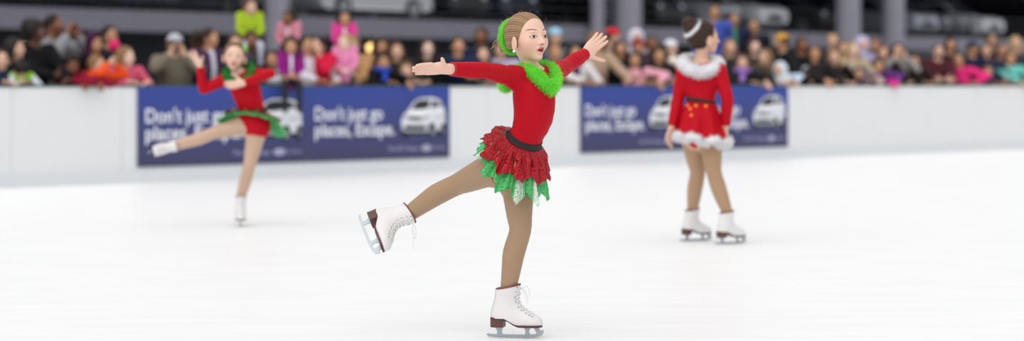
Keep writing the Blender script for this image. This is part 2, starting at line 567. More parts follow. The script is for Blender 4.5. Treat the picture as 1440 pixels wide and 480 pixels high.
def ik(a, t, l1, l2, pole):
    """two-bone joint position from a to t bending towards pole"""
    d = t - a; D = np.linalg.norm(d)
    if D > (l1 + l2) * .995:
        t = a + d / D * (l1 + l2) * .995; d = t - a; D = np.linalg.norm(d)
    x = (l1 * l1 - l2 * l2 + D * D) / (2 * D)
    h = math.sqrt(max(l1 * l1 - x * x, 0))
    n = d / D; pv = np.asarray(pole, float); pv = nrm(pv - n * np.dot(pv, n))
    return a + n * x + pv * h, t

class Body:
    """joints and radii -> SDF primitives. S = stature (m), g = girth factor"""
    def __init__(s, S, g=1.0, female=True):
        s.S, s.g = S, g; s.J = {}
    def arm(s, sh, el, wr, infl=0.0, cut=(), upto=1.0, k=.03):
        S, g = s.S, s.g
        r = S * g * V3(.030, .0285, .0265, .0225, .0235, .0205, .0155) + infl
        pts = [sh, sh + (el - sh) * .3, sh + (el - sh) * .65, el, el + (wr - el) * .28, el + (wr - el) * .6, wr]
        return Loft(pts, r, k=k, n=2, cut=cut)
    def leg(s, hip, kn, an, back, infl=0.0, k=.04, cut=(), cuff=None):
        """back: direction of the calf muscle"""
        S, g = s.S, s.g; b = nrm(back)
        pts = [hip, hip + (kn - hip) * .35, hip + (kn - hip) * .72, kn, kn + (an - kn) * .28 + b * S * .006, kn + (an - kn) * .55 + b * S * .003, an]
        r = S * g * V3(.058, .052, .043, .036, .0365, .031, .0235) + infl
        if cuff is not None:                                    # leg disappears into a skate
            pts = pts[:4] + [kn + (cuff - kn) * .38 + b * S * .006, kn + (cuff - kn) * .7 + b * S * .003, cuff, an]
            r = np.append(S * g * V3(.058, .052, .043, .036, .0365, .032), [min(.0345, S * .0268), .030])
        return Loft(pts, r, k=k, n=3, cut=cut)
    def torso(s, pts, Rs, rx, ry, infl=0.0, k=.03, cut=(), n=3):
        return Loft(pts, np.asarray(rx) * s.S * s.g + infl, np.asarray(ry) * s.S * s.g + infl, R=np.asarray(Rs), k=k, n=n, cut=cut)

def strands(pts, n, length, width, spread=1.0, seed=0, cA=(.02, .35, .03), cB=(.12, .75, .10), closed=True, rad=.02, droop=.25, inner=.35, outward=None):
    """fluffy trim: thin tapering barbs growing out of a core curve -> verts, faces(tri), colours"""
    r = np.random.default_rng(seed)
    pts = np.asarray(pts, float)
    if closed: C = catmull(np.vstack([pts, pts[:1]]), 8)
    else: C = catmull(pts, 8)
    seg = r.integers(0, len(C) - 1, n); t = r.random(n)[:, None]
    base = C[seg] * (1 - t) + C[seg + 1] * t
    tan = C[seg + 1] - C[seg]; tan /= np.linalg.norm(tan, axis=1)[:, None] + 1e-9
    d = r.normal(size=(n, 3)); d -= tan * (d * tan).sum(1)[:, None]
    d /= np.linalg.norm(d, axis=1)[:, None] + 1e-9
    d = d + tan * r.normal(size=(n, 1)) * .5 * spread + np.array([0, 0, -droop])
    d /= np.linalg.norm(d, axis=1)[:, None]
    ln = length * (.55 + .6 * r.random((n, 1)))
    b0 = base + d * rad * inner
    mid = b0 + d * ln * .55 + r.normal(size=(n, 3)) * length * .08
    tip = mid + (d + np.array([0, 0, -droop * 1.2]) + r.normal(size=(n, 3)) * .25) * ln * .5
    side = np.cross(d, r.normal(size=(n, 3))); side /= np.linalg.norm(side, axis=1)[:, None] + 1e-9
    w = width * (.6 + .8 * r.random((n, 1)))
    v = np.stack([b0 - side * w * .6, b0 + side * w * .6, mid + side * w, mid - side * w, tip + side * w * .15, tip - side * w * .15], 1).reshape(-1, 3)
    i = np.arange(n)[:, None] * 6
    f = np.concatenate([i + np.array([[0, 1, 2, 3]]), i + np.array([[3, 2, 4, 5]])])
    m = r.random((n, 1)); c = np.array(cA) * (1 - m) + np.array(cB) * m
    return v, f, np.repeat(c, 6, axis=0)

def fluff(name, pts, n, length, width, parent, **kw):
    v, f, c = strands(pts, n, length, width, **kw)
    return mesh_np(name, v, f, M_FLUFF, parent, c, smooth=False)

def ring_from(center, u, v, a, b, n=14, wob=None):
    t = np.linspace(0, 2 * math.pi, n, endpoint=False)
    return np.array([center + a * math.cos(x) * u + b * math.sin(x) * v + (wob(x) if wob else 0) for x in t])
# ------------------------------------------------------------------ ice skates
def boot_mesh_and_parts(org, X, Z, parent, sc=1.0, res=.0022, detail=True, label=None, loose=False):
    X = nrm(X); Z = nrm(np.asarray(Z, float) - X * np.dot(X, Z)); Y = np.cross(Z, X)
    A = np.array([X, Y, Z])
    def W(x, y, z): return org + sc * (x * X + y * Y + z * Z)
    cut_top = (W(.07, 0, .214), Z - .20 * X)
    shaft = Loft([W(.074, 0, .25), W(.071, 0, .205), W(.066, 0, .165), W(.062, 0, .125), W(.056, 0, .085)],
                 sc * V3(.044, .042, .037, .034, .034), sc * V3(.052, .052, .049, .052, .052), R=Y, k=sc * .03, n=3, cut=[cut_top])
    foot = Loft([W(.048, 0, .09), W(.09, 0, .085), W(.135, 0, .075), W(.17, 0, .066), W(.188, 0, .064)],
                sc * V3(.033, .036, .041, .038, .030), sc * V3(.046, .050, .044, .036, .030), R=Y, k=sc * .035, n=3)
    heelcut = [Hull(W(.02, 0, .0815 - .06), sc * V3(.10, .08, .06), A, e=.002, k=.002, sub=True),
               Hull(W(.19, 0, .0505 - .04), sc * V3(.085, .08, .04), A, e=.002, k=.002, sub=True)]
    # slope under the arch
    sl = nrm(V3(.055, 0, -.031)); ax = sl[0] * X + sl[2] * Z; an = np.cross(ax, Y); an = an if np.dot(an, Z) > 0 else -an
    heelcut[0] = Hull(W(.01, 0, .0815 - .06), sc * V3(.052, .08, .06), A, e=.001, k=.001, sub=True)
    heelcut.append(Hull(W(.0885, 0, .066) - an * sc * .05, sc * V3(.034, .08, .05), np.array([ax, Y, an]), e=.001, k=.001, sub=True))
    prims = [shaft, foot] + heelcut
    boot = sdf_obj('ice_skate', prims, res, M_LEATHER, parent)
    if label: boot['label'] = label
    F = Field([shaft, foot])
    # --- collar lining
    inner = Loft([W(.0735, 0, .235), W(.072, 0, .19)], sc * .045, sc * .053, R=Y, k=.001, n=1, cut=[(W(.07, 0, .2165), Z - .20 * X), (W(.07, 0, .209), -(Z - .20 * X))])
    sdf_obj('lining', [inner], res * 1.2, plain('boot_lining', '#7A4A44', .7), boot)
    # --- sole and heel block
    def outline(x):                      # half width of the sole along the foot
        xs = [-.002, .004, .02, .05, .085, .12, .15, .18, .20, .212, .216]
        ws = [.010, .022, .030, .031, .029, .034, .040, .037, .028, .015, .004]
        return np.interp(x, xs, ws)
    def sole_z(x):
        return np.interp(x, [0, .055, .075, .10, .12, .22], [.0815, .0815, .0735, .058, .0505, .0505])
    def slab(xs, top, bot, grow):
        m = MB(); rings = []
        for x in xs:
            w = outline(x) + grow
            rings.append([m.bm.verts.new(tuple(W(x, s * w, zz))) for s, zz in ((-1, bot(x)), (1, bot(x)), (1, top(x)), (-1, top(x)))])
        for a, b in zip(rings, rings[1:]):
            for k in range(4):
                m.bm.faces.new((a[k], a[(k+1) % 4], b[(k+1) % 4], b[k]))
        m.bm.faces.new(rings[0]); m.bm.faces.new(rings[-1][::-1])
        return m
    xs = np.concatenate([np.linspace(-.002, .02, 6), np.linspace(.03, .18, 16), np.linspace(.186, .2165, 8)])
    slab(xs, lambda x: sole_z(x) + .004, lambda x: sole_z(x) - .005, .003).build('sole', plain('sole_edge', '#4F2A2A', .4), boot)
    xh = np.concatenate([np.linspace(-.002, .015, 5), np.linspace(.02, .056, 6)])
    slab(xh, lambda x: sole_z(x) - .004, lambda x: .044 + .0 * x, .002).build('heel', M_HEEL, boot)
    # --- blade: runner with toe picks and two stanchions
    m = MB()
    prof = [(-.020, .0095), (-.012, .0035), (.02, .0008), (.08, 0), (.14, .0006), (.185, .003), (.205, .0085), (.213, .012)]
    picks = [(.217, .012), (.2185, .020), (.223, .0215), (.221, .0285), (.2235, .031), (.217, .036), (.21, .031), (.20, .026)]
    top = [(.185, .016), (.14, .0135), (.06, .0135), (.0, .014), (-.016, .0165)]
    pts = prof + picks + top
    m.prism([W(x, -.002, z) for x, z in pts], Y * sc * .004)
    for poly in ([(.024, .012), (.050, .012), (.046, .024), (.050, .0445), (.016, .0445), (.026, .026)],
                 [(.142, .012), (.168, .012), (.160, .026), (.168, .046), (.138, .046), (.146, .026)],
                 [(.192, .022), (.210, .030), (.200, .046), (.178, .046)]):
        m.prism([W(x, -.0022, z) for x, z in poly], Y * sc * .0044)
    m.box((0, 0, 0), (1, 1, 1), Matrix([[*(X * sc * .052), 0], [*(Y * sc * .036), 0], [*(Z * sc * .003), 0], [0, 0, 0, 1]]).transposed()) if False else None
    def plate(x0, x1, w, z):
        m.prism([W(x0, -w, z), W(x1, -w, z), W(x1, w, z), W(x0, w, z)], Z * sc * .0025)
    plate(.006, .052, .018, .0425); plate(.125, .195, .022, .0435)
    m.build('blade', M_STEEL, boot)
    if not detail:
        # a simple lace panel
        tubes = MB()
        for i in range(6):
            t = i / 5; x = .125 + .055 * t; z = .20 - .10 * t
            a, b = W(x - .005, -.018, z), W(x + .004, .018, z - .006)
            pa, pb = project(F, a, sc * .0015), project(F, b, sc * .0015)
            mid = project(F, (pa + pb) / 2 + X * .01, sc * .002)
            tubes.tube([pa, mid, pb], sc * .0022, 5)
        tubes.build('laces', M_LACE, boot, smooth=True)
        return boot
    # --- lacing: two rows of eyelets following the front of the boot
    front = catmull([(.127, .212), (.120, .185), (.119, .158), (.131, .132), (.150, .113), (.170, .098), (.186, .090)], 6)
    rows = front[np.linspace(0, len(front) - 1, 9).astype(int)]
    ey = MB(); lc = MB()
    side = {}
    for i, (x, z) in enumerate(rows):
        for s in (-1, 1):
            hw = .019 if i > 2 else .021
            p = project(F, W(x - .010, s * hw * 1.25, z), sc * .0006)
            side[(i, s)] = p
            n = F_normal(F, p)
            u = nrm(np.cross(n, X + .01 * Z)); w = np.cross(n, u)
            ey.lathe([(.0012 * sc, .0000), (.0030 * sc, .0008 * sc), (.0026 * sc, .0016 * sc), (.0010 * sc, .0010 * sc)], p - n * .0004, n, 10)
    ey.build('eyelets', M_EYELET, boot, smooth=True)
    for i in range(8):
        for s in (-1, 1):
            a, b = side[(i, s)], side[(i + 1, -s)]
            pts = [project(F, a + (b - a) * t, sc * (.0012 + .002 * math.sin(math.pi * t) + (.0012 if s > 0 else 0) * math.sin(math.pi * t))) for t in np.linspace(0, 1, 6)]
            lc.tube(pts, sc * .0018, 6)
    # bow and loose ends
    x, z = rows[0]; k = W(x + .004, 0, z - .006)
    down = V3(0, 0, -1)
    for s in (-1, 1):
        out = nrm(Y * s * .8 + X * .6)
        L0 = .045 * sc
        lc.tube(catmull([k, k + out * L0 * .6 + Z * .008, k + out * L0 + down * L0 * .5, k + out * L0 * .55 + down * L0 * .75, k + out * .004], 5), sc * .0017, 6)
        ll = (.095 if loose else .06) * sc
        lc.tube(catmull([k, k + out * .015 + down * .01, k + out * .024 + X * .006 + down * ll * .6, k + out * .018 + X * .01 + down * ll], 5), sc * .0016, 6)
    lc.build('laces', M_LACE, boot, smooth=True)
    # back seam
    st = MB()
    pts = [project(F, W(-.02, .0, z), sc * .0003) for z in np.linspace(.088, .205, 12)]
    st.tube(pts, sc * .0014, 6)
    st.build('back_seam', plain('seam_grey', '#A9A6AC', .6), boot, smooth=True)
    return boot

def F_normal(F, p):
    e = .0008
    P = np.array([p + d * e for d in np.vstack([np.eye(3), -np.eye(3)])])
    D = F.points(P)
    return nrm(V3(D[0] - D[3], D[1] - D[4], D[2] - D[5]))

def project(F, p, off=0.0):
    """nearest point on (surface + off) by marching down the field gradient"""
    p = np.array(p, float)
    for _ in range(14):
        d = float(F.points(p[None])[0]) - off
        if abs(d) < .0002: break
        p = p - F_normal(F, p) * d * .9
    return p

def strand_tint(base, hi, lo, P, axis_c, A, hh, freq=55, seed=1):
    q = (P - axis_c) @ A.T / hh
    ph = np.arctan2(q[:, 0], q[:, 2] + .05)
    r = np.random.default_rng(seed)
    n = sum(r.uniform(.5, 1) * np.sin(ph * f + r.uniform(0, 6) + q[:, 1] * r.uniform(-3, 3)) for f in (freq, freq * .55, freq * 1.6, 17))
    m = np.clip(.5 + .22 * n, 0, 1)[:, None]
    return np.array(lo) * (1 - m) + np.array(hi) * m

def hair_cap(c, A, hh, thick=.035, line=0.0, nape=-.32, k=.02, cy=.53):
    def L(x, y, z): return c + hh * (x * A[0] + y * A[1] + z * A[2])
    return [Ell(L(0, -.095, .10), hh * V3(.365 + thick, .435 + thick, .40 + thick), A, k=k * hh),
            Ell(L(0, -.16, -.10), hh * V3(.31 + thick, .30 + thick, .30 + thick), A, k=.1 * hh),
            Ell(L(0, cy, -.06 + line), hh * V3(.44, .46, .46), A, k=.05 * hh, sub=True),
            Ell(L(0, .26, -.47), hh * V3(.7, .36, .40), A, k=.04 * hh, sub=True),
            Hull(L(0, -.1, nape - .6), hh * V3(1, 1, .6), A, e=.01, k=.05 * hh, sub=True)]

# ------------------------------------------------------------------ the skater in front
def build_front_skater():
    Y0 = 8.9
    def Q(px, py, d=0.0): return at(px, py, Y0 + d)
    root = thing('person', 'young skater in front gliding on one leg, arms outstretched, green feather collar', 'person', (Q(726, 476.2)[0], Y0, 0))
    yaw = math.radians(52)
    Fv = V3(math.sin(yaw), -math.cos(yaw), 0); Rv = V3(-math.cos(yaw), -math.sin(yaw), 0)
    B = Body(1.27)
    SKIN = hexc('#E6BFAA'); TIGHT = hexc('#A3866A')
    # ---- joints
    pel, wai, rib, che, nec = Q(720, 231, .03), Q(738.5, 195, -.02), Q(750, 165, -.035), Q(751, 132, -.03), Q(748, 104, -.01)
    shR, elR, wrR = Q(721, 108, -.095), Q(684, 99.5, -.27), Q(627, 97, -.42)
    shL, elL, wrL = Q(778, 104, .085), Q(797, 93, .25), Q(822.5, 76, .40)
    hipR, knR = Q(710, 230, -.02), Q(641, 260.5, .19)
    hipL, knL = Q(727, 240, .03), Q(731.5, 325, .0)
    hc, hh = Q(742, 53, -.02), .207
    hy = math.radians(40)
    HF = nrm(V3(math.sin(hy), -math.cos(hy), .05)); HA = frame(HF, (-.03, 0, 1))
    # ---- primitives
    def torso(infl=0.0, cut=()):
        return B.torso([pel - (wai - pel) * .25, pel + (wai - pel) * .35, wai, rib, che, che + (nec - che) * .55, nec],
                       [Rv] * 7, [.078, .078, .0585, .070, .078, .073, .035], [.066, .066, .0475, .057, .060, .046, .030], infl, cut=cut)
    def sho(infl=0.0):
        return [Loft([shR + (nec - shR) * .9, shR], [.030 + infl, .036 + infl], k=.035, n=1), Loft([shL + (nec - shL) * .9, shL], [.030 + infl, .036 + infl], k=.035, n=1)]
    neck = Loft([nec - V3(0, 0, .03), nec + V3(-.002, 0, .02), hc - HA[1] * .026 - HA[2] * .05], [.044, .033, .035], k=.02, n=2)
    def shankend(o, X, Z):
        X = nrm(X); Z = nrm(Z - X * np.dot(X, Z)); return o + .067 * X + .165 * Z, o + .074 * X + .212 * Z
    XR, ZR = V3(.33, -.66, -.67), V3(.93, .10, .34)
    XL, ZL = V3(.985, -.17, 0), V3(0, 0, 1)
    oR, oL = Q(503.5, 307.5, .30), Q(690.8, 476.4, .04)
    oL[2] = 0.0004
    (anR, cfR), (anL, cfL) = shankend(oR, XR, ZR), shankend(oL, XL, ZL)
    legR = B.leg(hipR, knR, anR, nrm(V3(-.4, .3, .9)), cuff=cfR)
    legL = B.leg(hipL, knL, anL, nrm(V3(-1, .3, 0)), cuff=cfL)
    def inboot(o, X, Z):
        X = nrm(X); Z = nrm(Z - X * np.dot(X, Z))
        return [Loft([o + .067 * X + .165 * Z, o + .055 * X + .10 * Z], [.029, .028], k=.03),
                Loft([o + .06 * X + .10 * Z, o + .12 * X + .082 * Z, o + .175 * X + .075 * Z], [.028, .024, .018], k=.02)]
    handR = hand_prims(wrR, V3(-.90, -.42, .0), V3(.05, -.62, .78), V3(.2, -.8, .6), .152, curl=(.10, .04, .02, .03), splay=.045, thumb=1.15, tcurl=.1, tlen=.52, k=.005, wide=.92)
    handL = hand_prims(wrL, V3(.62, .50, .60), V3(.62, .10, -.75), V3(.3, .9, -.2),   .150, curl=(.03, .0, .03, .05), splay=.11, thumb=.95, tcurl=.1, k=.004)
    arms = [B.arm(shR, elR, wrR), B.arm(shL, elL, wrL)]
    head = head_prims(hc, HA, hh, True, mouth_open=.35)
    core = [torso()] + sho() + [neck] + arms
    legs = [legR, legL] + inboot(oR, XR, ZR) + inboot(oL, XL, ZL)
    LF = Field(legs)
    def colf(P):
        col = np.tile(np.array(SKIN), (len(P), 1))
        m = P[:, 2] < pel[2] + .03
        col[m] = TIGHT
        q = (P - hc) @ HA.T / hh
        hm = (np.abs(q) < .62).all(1)
        sub = col[hm]; face_colour(q[hm], sub, SKIN, iris=hexc('#4A2F20'), lips=hexc('#BC4C55'), brow=hexc('#7E5E48'), white=hexc('#E6DEDA'))
        col[hm] = sub
        return col
    sdf_obj('body', core + head + handR + handL + legs, .0021, M_SKIN, root, colf=colf)
    # ---- leotard
    fR, fL = nrm(wrR - elR), nrm(wrL - elL)
    capn = nrm(nec - che)
    lt = [torso(.0035, cut=[(nec - capn * .002, capn)])] + sho(.0035)
    cuR, cuL = wrR - fR * .030, wrL - fL * .006
    lt += [B.arm(shR, elR, wrR + fR * .03, infl=.0042, cut=[(cuR, fR)]), B.arm(shL, elL, wrL + fL * .03, infl=.0042, cut=[(cuL, fL)])]
    lt += [B.leg(hipR, hipR + (knR - hipR) * .28, hipR + (knR - hipR) * .3, V3(0, 0, 1), infl=.003, cut=[(hipR + (knR - hipR) * .16, knR - hipR)]),
           B.leg(hipL, hipL + (knL - hipL) * .28, hipL + (knL - hipL) * .3, V3(-1, 0, 0), infl=.003, cut=[(hipL + (knL - hipL) * .14, knL - hipL)])]
    seam_c, seam_n = shR + V3(.012, 0, -.0), nrm(V3(-.86, -.4, .35))
    def folds(P, D):
        # fine tension creases in the stretch fabric
        w = np.sin(P[..., 2] * 70 + P[..., 0] * 90 + 3 * np.sin(P[..., 0] * 23 + P[..., 2] * 17)) * (.5 + .5 * np.sin(P[..., 1] * 31 + P[..., 2] * 21))
        return D + .0006 * w
    M_RED = plain('red_stretch', '#B6041B', .62, noise=.05, nscale=40, spec=.15)
    leo = sdf_obj('leotard', lt, .0024, M_RED, root, post=folds)
    for nm, c, f, arm in (('cuff', cuR, fR, (shR, elR, wrR + fR * .03)), ('cuff', cuL, fL, (shL, elL, wrL + fL * .03))):
        cf = B.arm(*arm, infl=.0052, cut=[(c + f * .001, f), (c - f * .006, -f)])
        sdf_obj(nm, [cf], .002, plain('cuff_red', '#B40518', .65), leo)
    # ---- belt
    bn = nrm(wai - pel); bc = wai - bn * .004
    belt = torso(.0085, cut=[(bc + bn * .015, bn), (bc - bn * .014, -bn)])
    sdf_obj('belt', [belt], .002, M_BLACK, root)
    # ---- skirt, two handkerchief layers gathered under the belt
    R2 = nrm(Rv - bn * np.dot(Rv, bn)); F2 = np.cross(bn, R2)
    F2 = F2 if np.dot(F2, Fv) > 0 else -F2
    def skirt(name, mat, L0, npts, zig, flare, seed, phase, start=0.0, drop=0.0, thick=.0012, pe=.3, sheer=(), puffk=1.0):
        r = np.random.default_rng(seed)
        NT, NL = 360, 26
        V, C = [], []
        pts_amp = r.uniform(.75, 1.2, npts + 1)
        w1 = r.uniform(0, 6, 4)
        for i in range(NT):
            th = 2 * math.pi * i / NT
            out = math.cos(th) * F2 + math.sin(th) * R2             # th=0 front, pi back, pi/2 her right (towards camera)
            rx, ry = .064 * B.S + .003, .053 * B.S + .003
            base = bc - bn * .008 + math.cos(th) * F2 * ry + math.sin(th) * R2 * rx
            q = th / (2 * math.pi) * npts + phase
            u = q % 1.0; ai = pts_amp[int(q) % npts]
            tri = 1 - abs(2 * u - 1)
            L = L0 * (1 - zig + zig * tri * ai)
            lift = math.exp(-((th - 2.75) / 1.0) ** 2)              # the raised leg (behind, her right) pushes the cloth up and out
            fl = flare + .50 * lift + .30 * max(0, math.cos(th - .3))
            fold = .5 * math.sin(th * 15 + w1[0]) + .4 * math.sin(th * 9 + w1[1]) + .3 * math.sin(th * 24 + w1[2])
            dwn = nrm(-bn * .62 + V3(0, 0, -1) * (.38 + .25 * max(0, math.cos(th))))
            d = nrm(out * fl * (1 + pe * fold) + dwn * (1 - .30 * lift))
            L *= (1 - (.12 + .2 * (1 - puffk)) * math.exp(-((th - 2.9) / 1.1) ** 2))
            for j in range(NL):
                t = j / (NL - 1)
                puff = puffk * (.010 + .016 * lift) * math.sin(min(1, t * 1.7) * math.pi)
                p = base + out * (start + puff) + bn * puff * .5 * lift + d * L * t + V3(0, 0, -1) * (.016 + drop) * t * t * (1 - .4 * lift)
                tang = -math.sin(th) * F2 + math.cos(th) * R2
                p = p + (out * .0055 * math.sin(th * 33 + w1[3]) + tang * .006 * math.sin(th * 16 + w1[2] + 2 * t)) * min(1, t * 3)
                V.append(p)
                C.append(max([0.0] + [1.0 for a, b in sheer if a < th < b]))
        V = np.array(V)
        idx = np.arange(NT * NL).reshape(NT, NL)
        nx = np.roll(idx, -1, 0)
        Fq = np.stack([idx[:, :-1], nx[:, :-1], nx[:, 1:], idx[:, 1:]], -1).reshape(-1, 4)
        o = mesh_np(name, V, Fq, mat, root, col=np.repeat(np.array(C)[:, None], 3, 1))
        s = o.modifiers.new('thickness', 'SOLIDIFY'); s.thickness = thick; s.offset = 0
        return o
    MR = sequin('red_sequin', '#7A0412', '#C81626', 300, rough=.3, glint=.5, metal=.4)
    MG = sequin('green_sequin', '#1E9442', '#66D07F', 330, holes=.68, rough=.3, glint=.4, metal=.3)
    skirt('skirt_overlayer', MR, .136, 10, .30, .54, 3, .35, start=.005, pe=.16)
    skirt('skirt_underlayer', MG, .208, 12, .26, .38, 5, .1, start=-.006, drop=.010, pe=.10, puffk=.3, sheer=((.10, .32), (.62, .80), (2.15, 2.25)))
    # ---- feather collar
    cpts = [Q(774, 126, -.085), Q(762, 114, -.105), Q(748, 102, -.095), Q(734, 99, -.05), Q(716, 109, .04), Q(711, 121, .075),
            Q(733, 104, .11), Q(754, 95, .09), Q(773, 97, .05), Q(781, 111, -.02)]
    fluff('feather_collar', cpts, 15000, .017, .0007, root, rad=.030, seed=4, cA=hexc('#7CE040'), cB=hexc('#B4FA7C'), droop=.1, inner=.7)
    core_t = MB(); core_t.tube(catmull(np.vstack([cpts, cpts[:1]]), 5)[:-1], .022, 10, closed=True)
    cc = core_t.build('collar_band', plain('collar_green', '#62D63A', .9), bpy.data.objects['feather_collar'], smooth=True, world=True)
    # ---- hair
    lo, hi = hexc('#5C4331'), hexc('#B8966E')
    def hpost(P, D):
        q = (P - hc.astype(np.float32)) @ HA.T.astype(np.float32) / hh
        ph = np.arctan2(q[..., 0], q[..., 2] + .05)
        return D + (.0005 * np.sin(ph * 46 + 2.5 * q[..., 1]) + .0005 * np.sin(ph * 83 - 3 * q[..., 1])) * (.5 + .5 * np.sin(ph * 11 + 4 * q[..., 1]))
    cap = hair_cap(hc, HA, hh, .024, line=.0, nape=-.22, cy=.47)
    def HL(x, y, z): return hc + hh * (x * HA[0] + y * HA[1] + z * HA[2])
    bun = [Ell(HL(.02, -.60, .02), hh * V3(.20, .15, .19), HA, k=.03)]
    hair = sdf_obj('hair', cap + bun, .0019, M_HAIR, root, post=hpost, colf=lambda P: strand_tint(lo, hi, lo, P, hc, HA, hh, 105))
    loops = MB()
    for i in range(26):
        r = np.random.default_rng(40 + i)
        c0 = HL(.16 + .1 * r.normal(), -.64 + .05 * r.normal(), -.10 + .07 * r.normal())
        u, w = nrm(r.normal(size=3) + 1.2 * HA[2]), nrm(r.normal(size=3) + HA[0])
        R0 = .010 + .016 * r.random()
        a0 = r.uniform(0, 6)
        loops.tube([c0 + R0 * (math.cos(a0 + t) * u + math.sin(a0 + t) * w * .8) for t in np.linspace(0, 4.6, 14)], .0014, 5)
    for i in range(34):                                           # fine strands that escape the bun
        r = np.random.default_rng(140 + i)
        th = r.uniform(-1.5, 1.5); y = r.uniform(-.45, .25)
        n = math.sin(th) * HA[0] * .40 + math.cos(th) * HA[2] * .43
        p = hc + hh * (y * HA[1] + .10 * HA[2]) + hh * n * (1 - .35 * max(0, abs(y) - .2))
        d = nrm(-HA[1] + .7 * nrm(n) + .5 * r.normal(size=3))
        ln = r.uniform(.010, .026)
        loops.tube([p, p + d * ln * .5 + nrm(n) * .002, p + d * ln - nrm(n) * .003], [.0004, .0003, .0002], 4)
    lo_o = loops.build('loose_strands', plain('loose_hair', '#B0906E', .5), hair, smooth=True); tag(lo_o, kind='stuff')
    # ---- feather scrunchie round the bun, earring
    rp = ring_from(HL(0, -.475, .05), HA[0], HA[2], .058, .062, 16)
    fluff('hair_scrunchie', rp, 6000, .011, .0006, root, rad=.014, seed=9, cA=hexc('#7CE040'), cB=hexc('#B4FA7C'), droop=.05, inner=.7)
    mb = MB(); mb.tube(rp, .0115, 8, closed=True)
    mb.build('scrunchie_band', MATS['collar_green'], bpy.data.objects['hair_scrunchie'], smooth=True)
    ep = HL(.425, .06, -.275)
    mb = MB(); mb.lathe([(.0004, -.0065), (.0036, -.0054), (.006, -.002), (.0064, .001), (.005, .0042), (.002, .0062)], ep, nrm(HA[0] + .3 * HA[1]), 16)
    mb.build('earring', plain('pearl', '#F4F0EE', .2), root, smooth=True)
    # ---- skates
    boot_mesh_and_parts(oL, XL, ZL, root, sc=1.0, label='white boot standing on the ice')
    boot_mesh_and_parts(oR, XR, ZR, root, sc=1.0, label='white boot raised behind', loose=True)
    return root
# ------------------------------------------------------------------ rink, boards, banners
def board_s(px): return 137.0 - .0357 * px                 # photo pixels per metre along the boards
def board_pt(px):
    Y = FPX / board_s(px); return V3((px - CX) * Y / FPX, Y, 0)
BA, BB = board_pt(0), board_pt(1440)
BD = nrm(BB - BA); BN = V3(BD[1], -BD[0], 0)               # along the boards, towards the ice
def board_u(px): return float((board_pt(px) - BA) @ BD)
def board_z(px, py): return CAMZ - (py - HZ) / board_s(px)
def on_board(u, z, off=0.0): return BA + BD * u + BN * off + V3(0, 0, z)

def build_ice():
    m, nt, b = nodes_of('ice')
    N = nt.nodes.new; L = nt.links.new
    tc = N('ShaderNodeTexCoord')
    mp = N('ShaderNodeMapping'); mp.inputs['Scale'].default_value = (.6, 3, 1); mp.inputs['Rotation'].default_value = (0, 0, .5)
    L(tc.outputs['Object'], mp.inputs[0])
    nz = N('ShaderNodeTexNoise'); nz.inputs['Scale'].default_value = 2.2; nz.inputs['Detail'].default_value = 9; nz.inputs['Roughness'].default_value = .7
    L(mp.outputs[0], nz.inputs['Vector'])
    rp = N('ShaderNodeValToRGB'); e = rp.color_ramp.elements
    e[0].position = .3; e[0].color = (.86, .87, .88, 1); e[1].position = .65; e[1].color = (.935, .937, .94, 1)
    L(nz.outputs['Fac'], rp.inputs[0]); L(rp.outputs[0], b.inputs['Base Color'])
    b.inputs['Roughness'].default_value = .42; b.inputs['Specular IOR Level'].default_value = .3
    a, c = on_board(-22, 0), on_board(45, 0)
    mb = MB(); mb.poly([tuple(a), tuple(a + BN * 60), tuple(c + BN * 60), tuple(c)])
    tag(mb.build('floor', m), kind='structure')
    g = plain('asphalt', '#4A4B50', .9, noise=.25, nscale=6)
    mb = MB(); mb.poly([tuple(a - BN * .0), tuple(c - BN * .0), tuple(c - BN * 130 + BD * 60), tuple(a - BN * 130 - BD * 60)])
    tag(mb.build('floor', g), kind='structure')

def build_boards():
    M = plain('board_plastic', '#E4E6E8', .35, noise=.015, nscale=3)
    K = plain('kick_plastic', '#DDE1E4', .4, noise=.03, nscale=8)
    C = plain('cap_rail', '#3F5A50', .5)
    w = 1.345
    u_ref = board_u(1232)                       # a seam that shows in the photo
    for i in range(-24, 10):
        u0 = u_ref + i * w
        mb = MB()
        for z0, z1 in ((.0, 1.035),):
            p = [on_board(u0 + .002, z0), on_board(u0 + w - .002, z0), on_board(u0 + w - .002, z1), on_board(u0 + .002, z1)]
            mb.prism(p, tuple(-BN * .12))
        tag(mb.build('wall_back', M, bevel=.006), kind='structure')
    mb = MB(); a, b = on_board(u_ref - 24 * w, 1.035, .012), on_board(u_ref + 10 * w, 1.035, .012)
    mb.prism([a, b, b - BN * .15, a - BN * .15], (0, 0, .016))
    tag(mb.build('trim_1', C), kind='structure')
    mb = MB(); a, b = on_board(u_ref - 24 * w, 0.001, .001), on_board(u_ref + 10 * w, 0.001, .001)
    mb.prism([a, b, b + BN * .014, a + BN * .014], (0, 0, .135))
    tag(mb.build('trim_2', K), kind='structure')

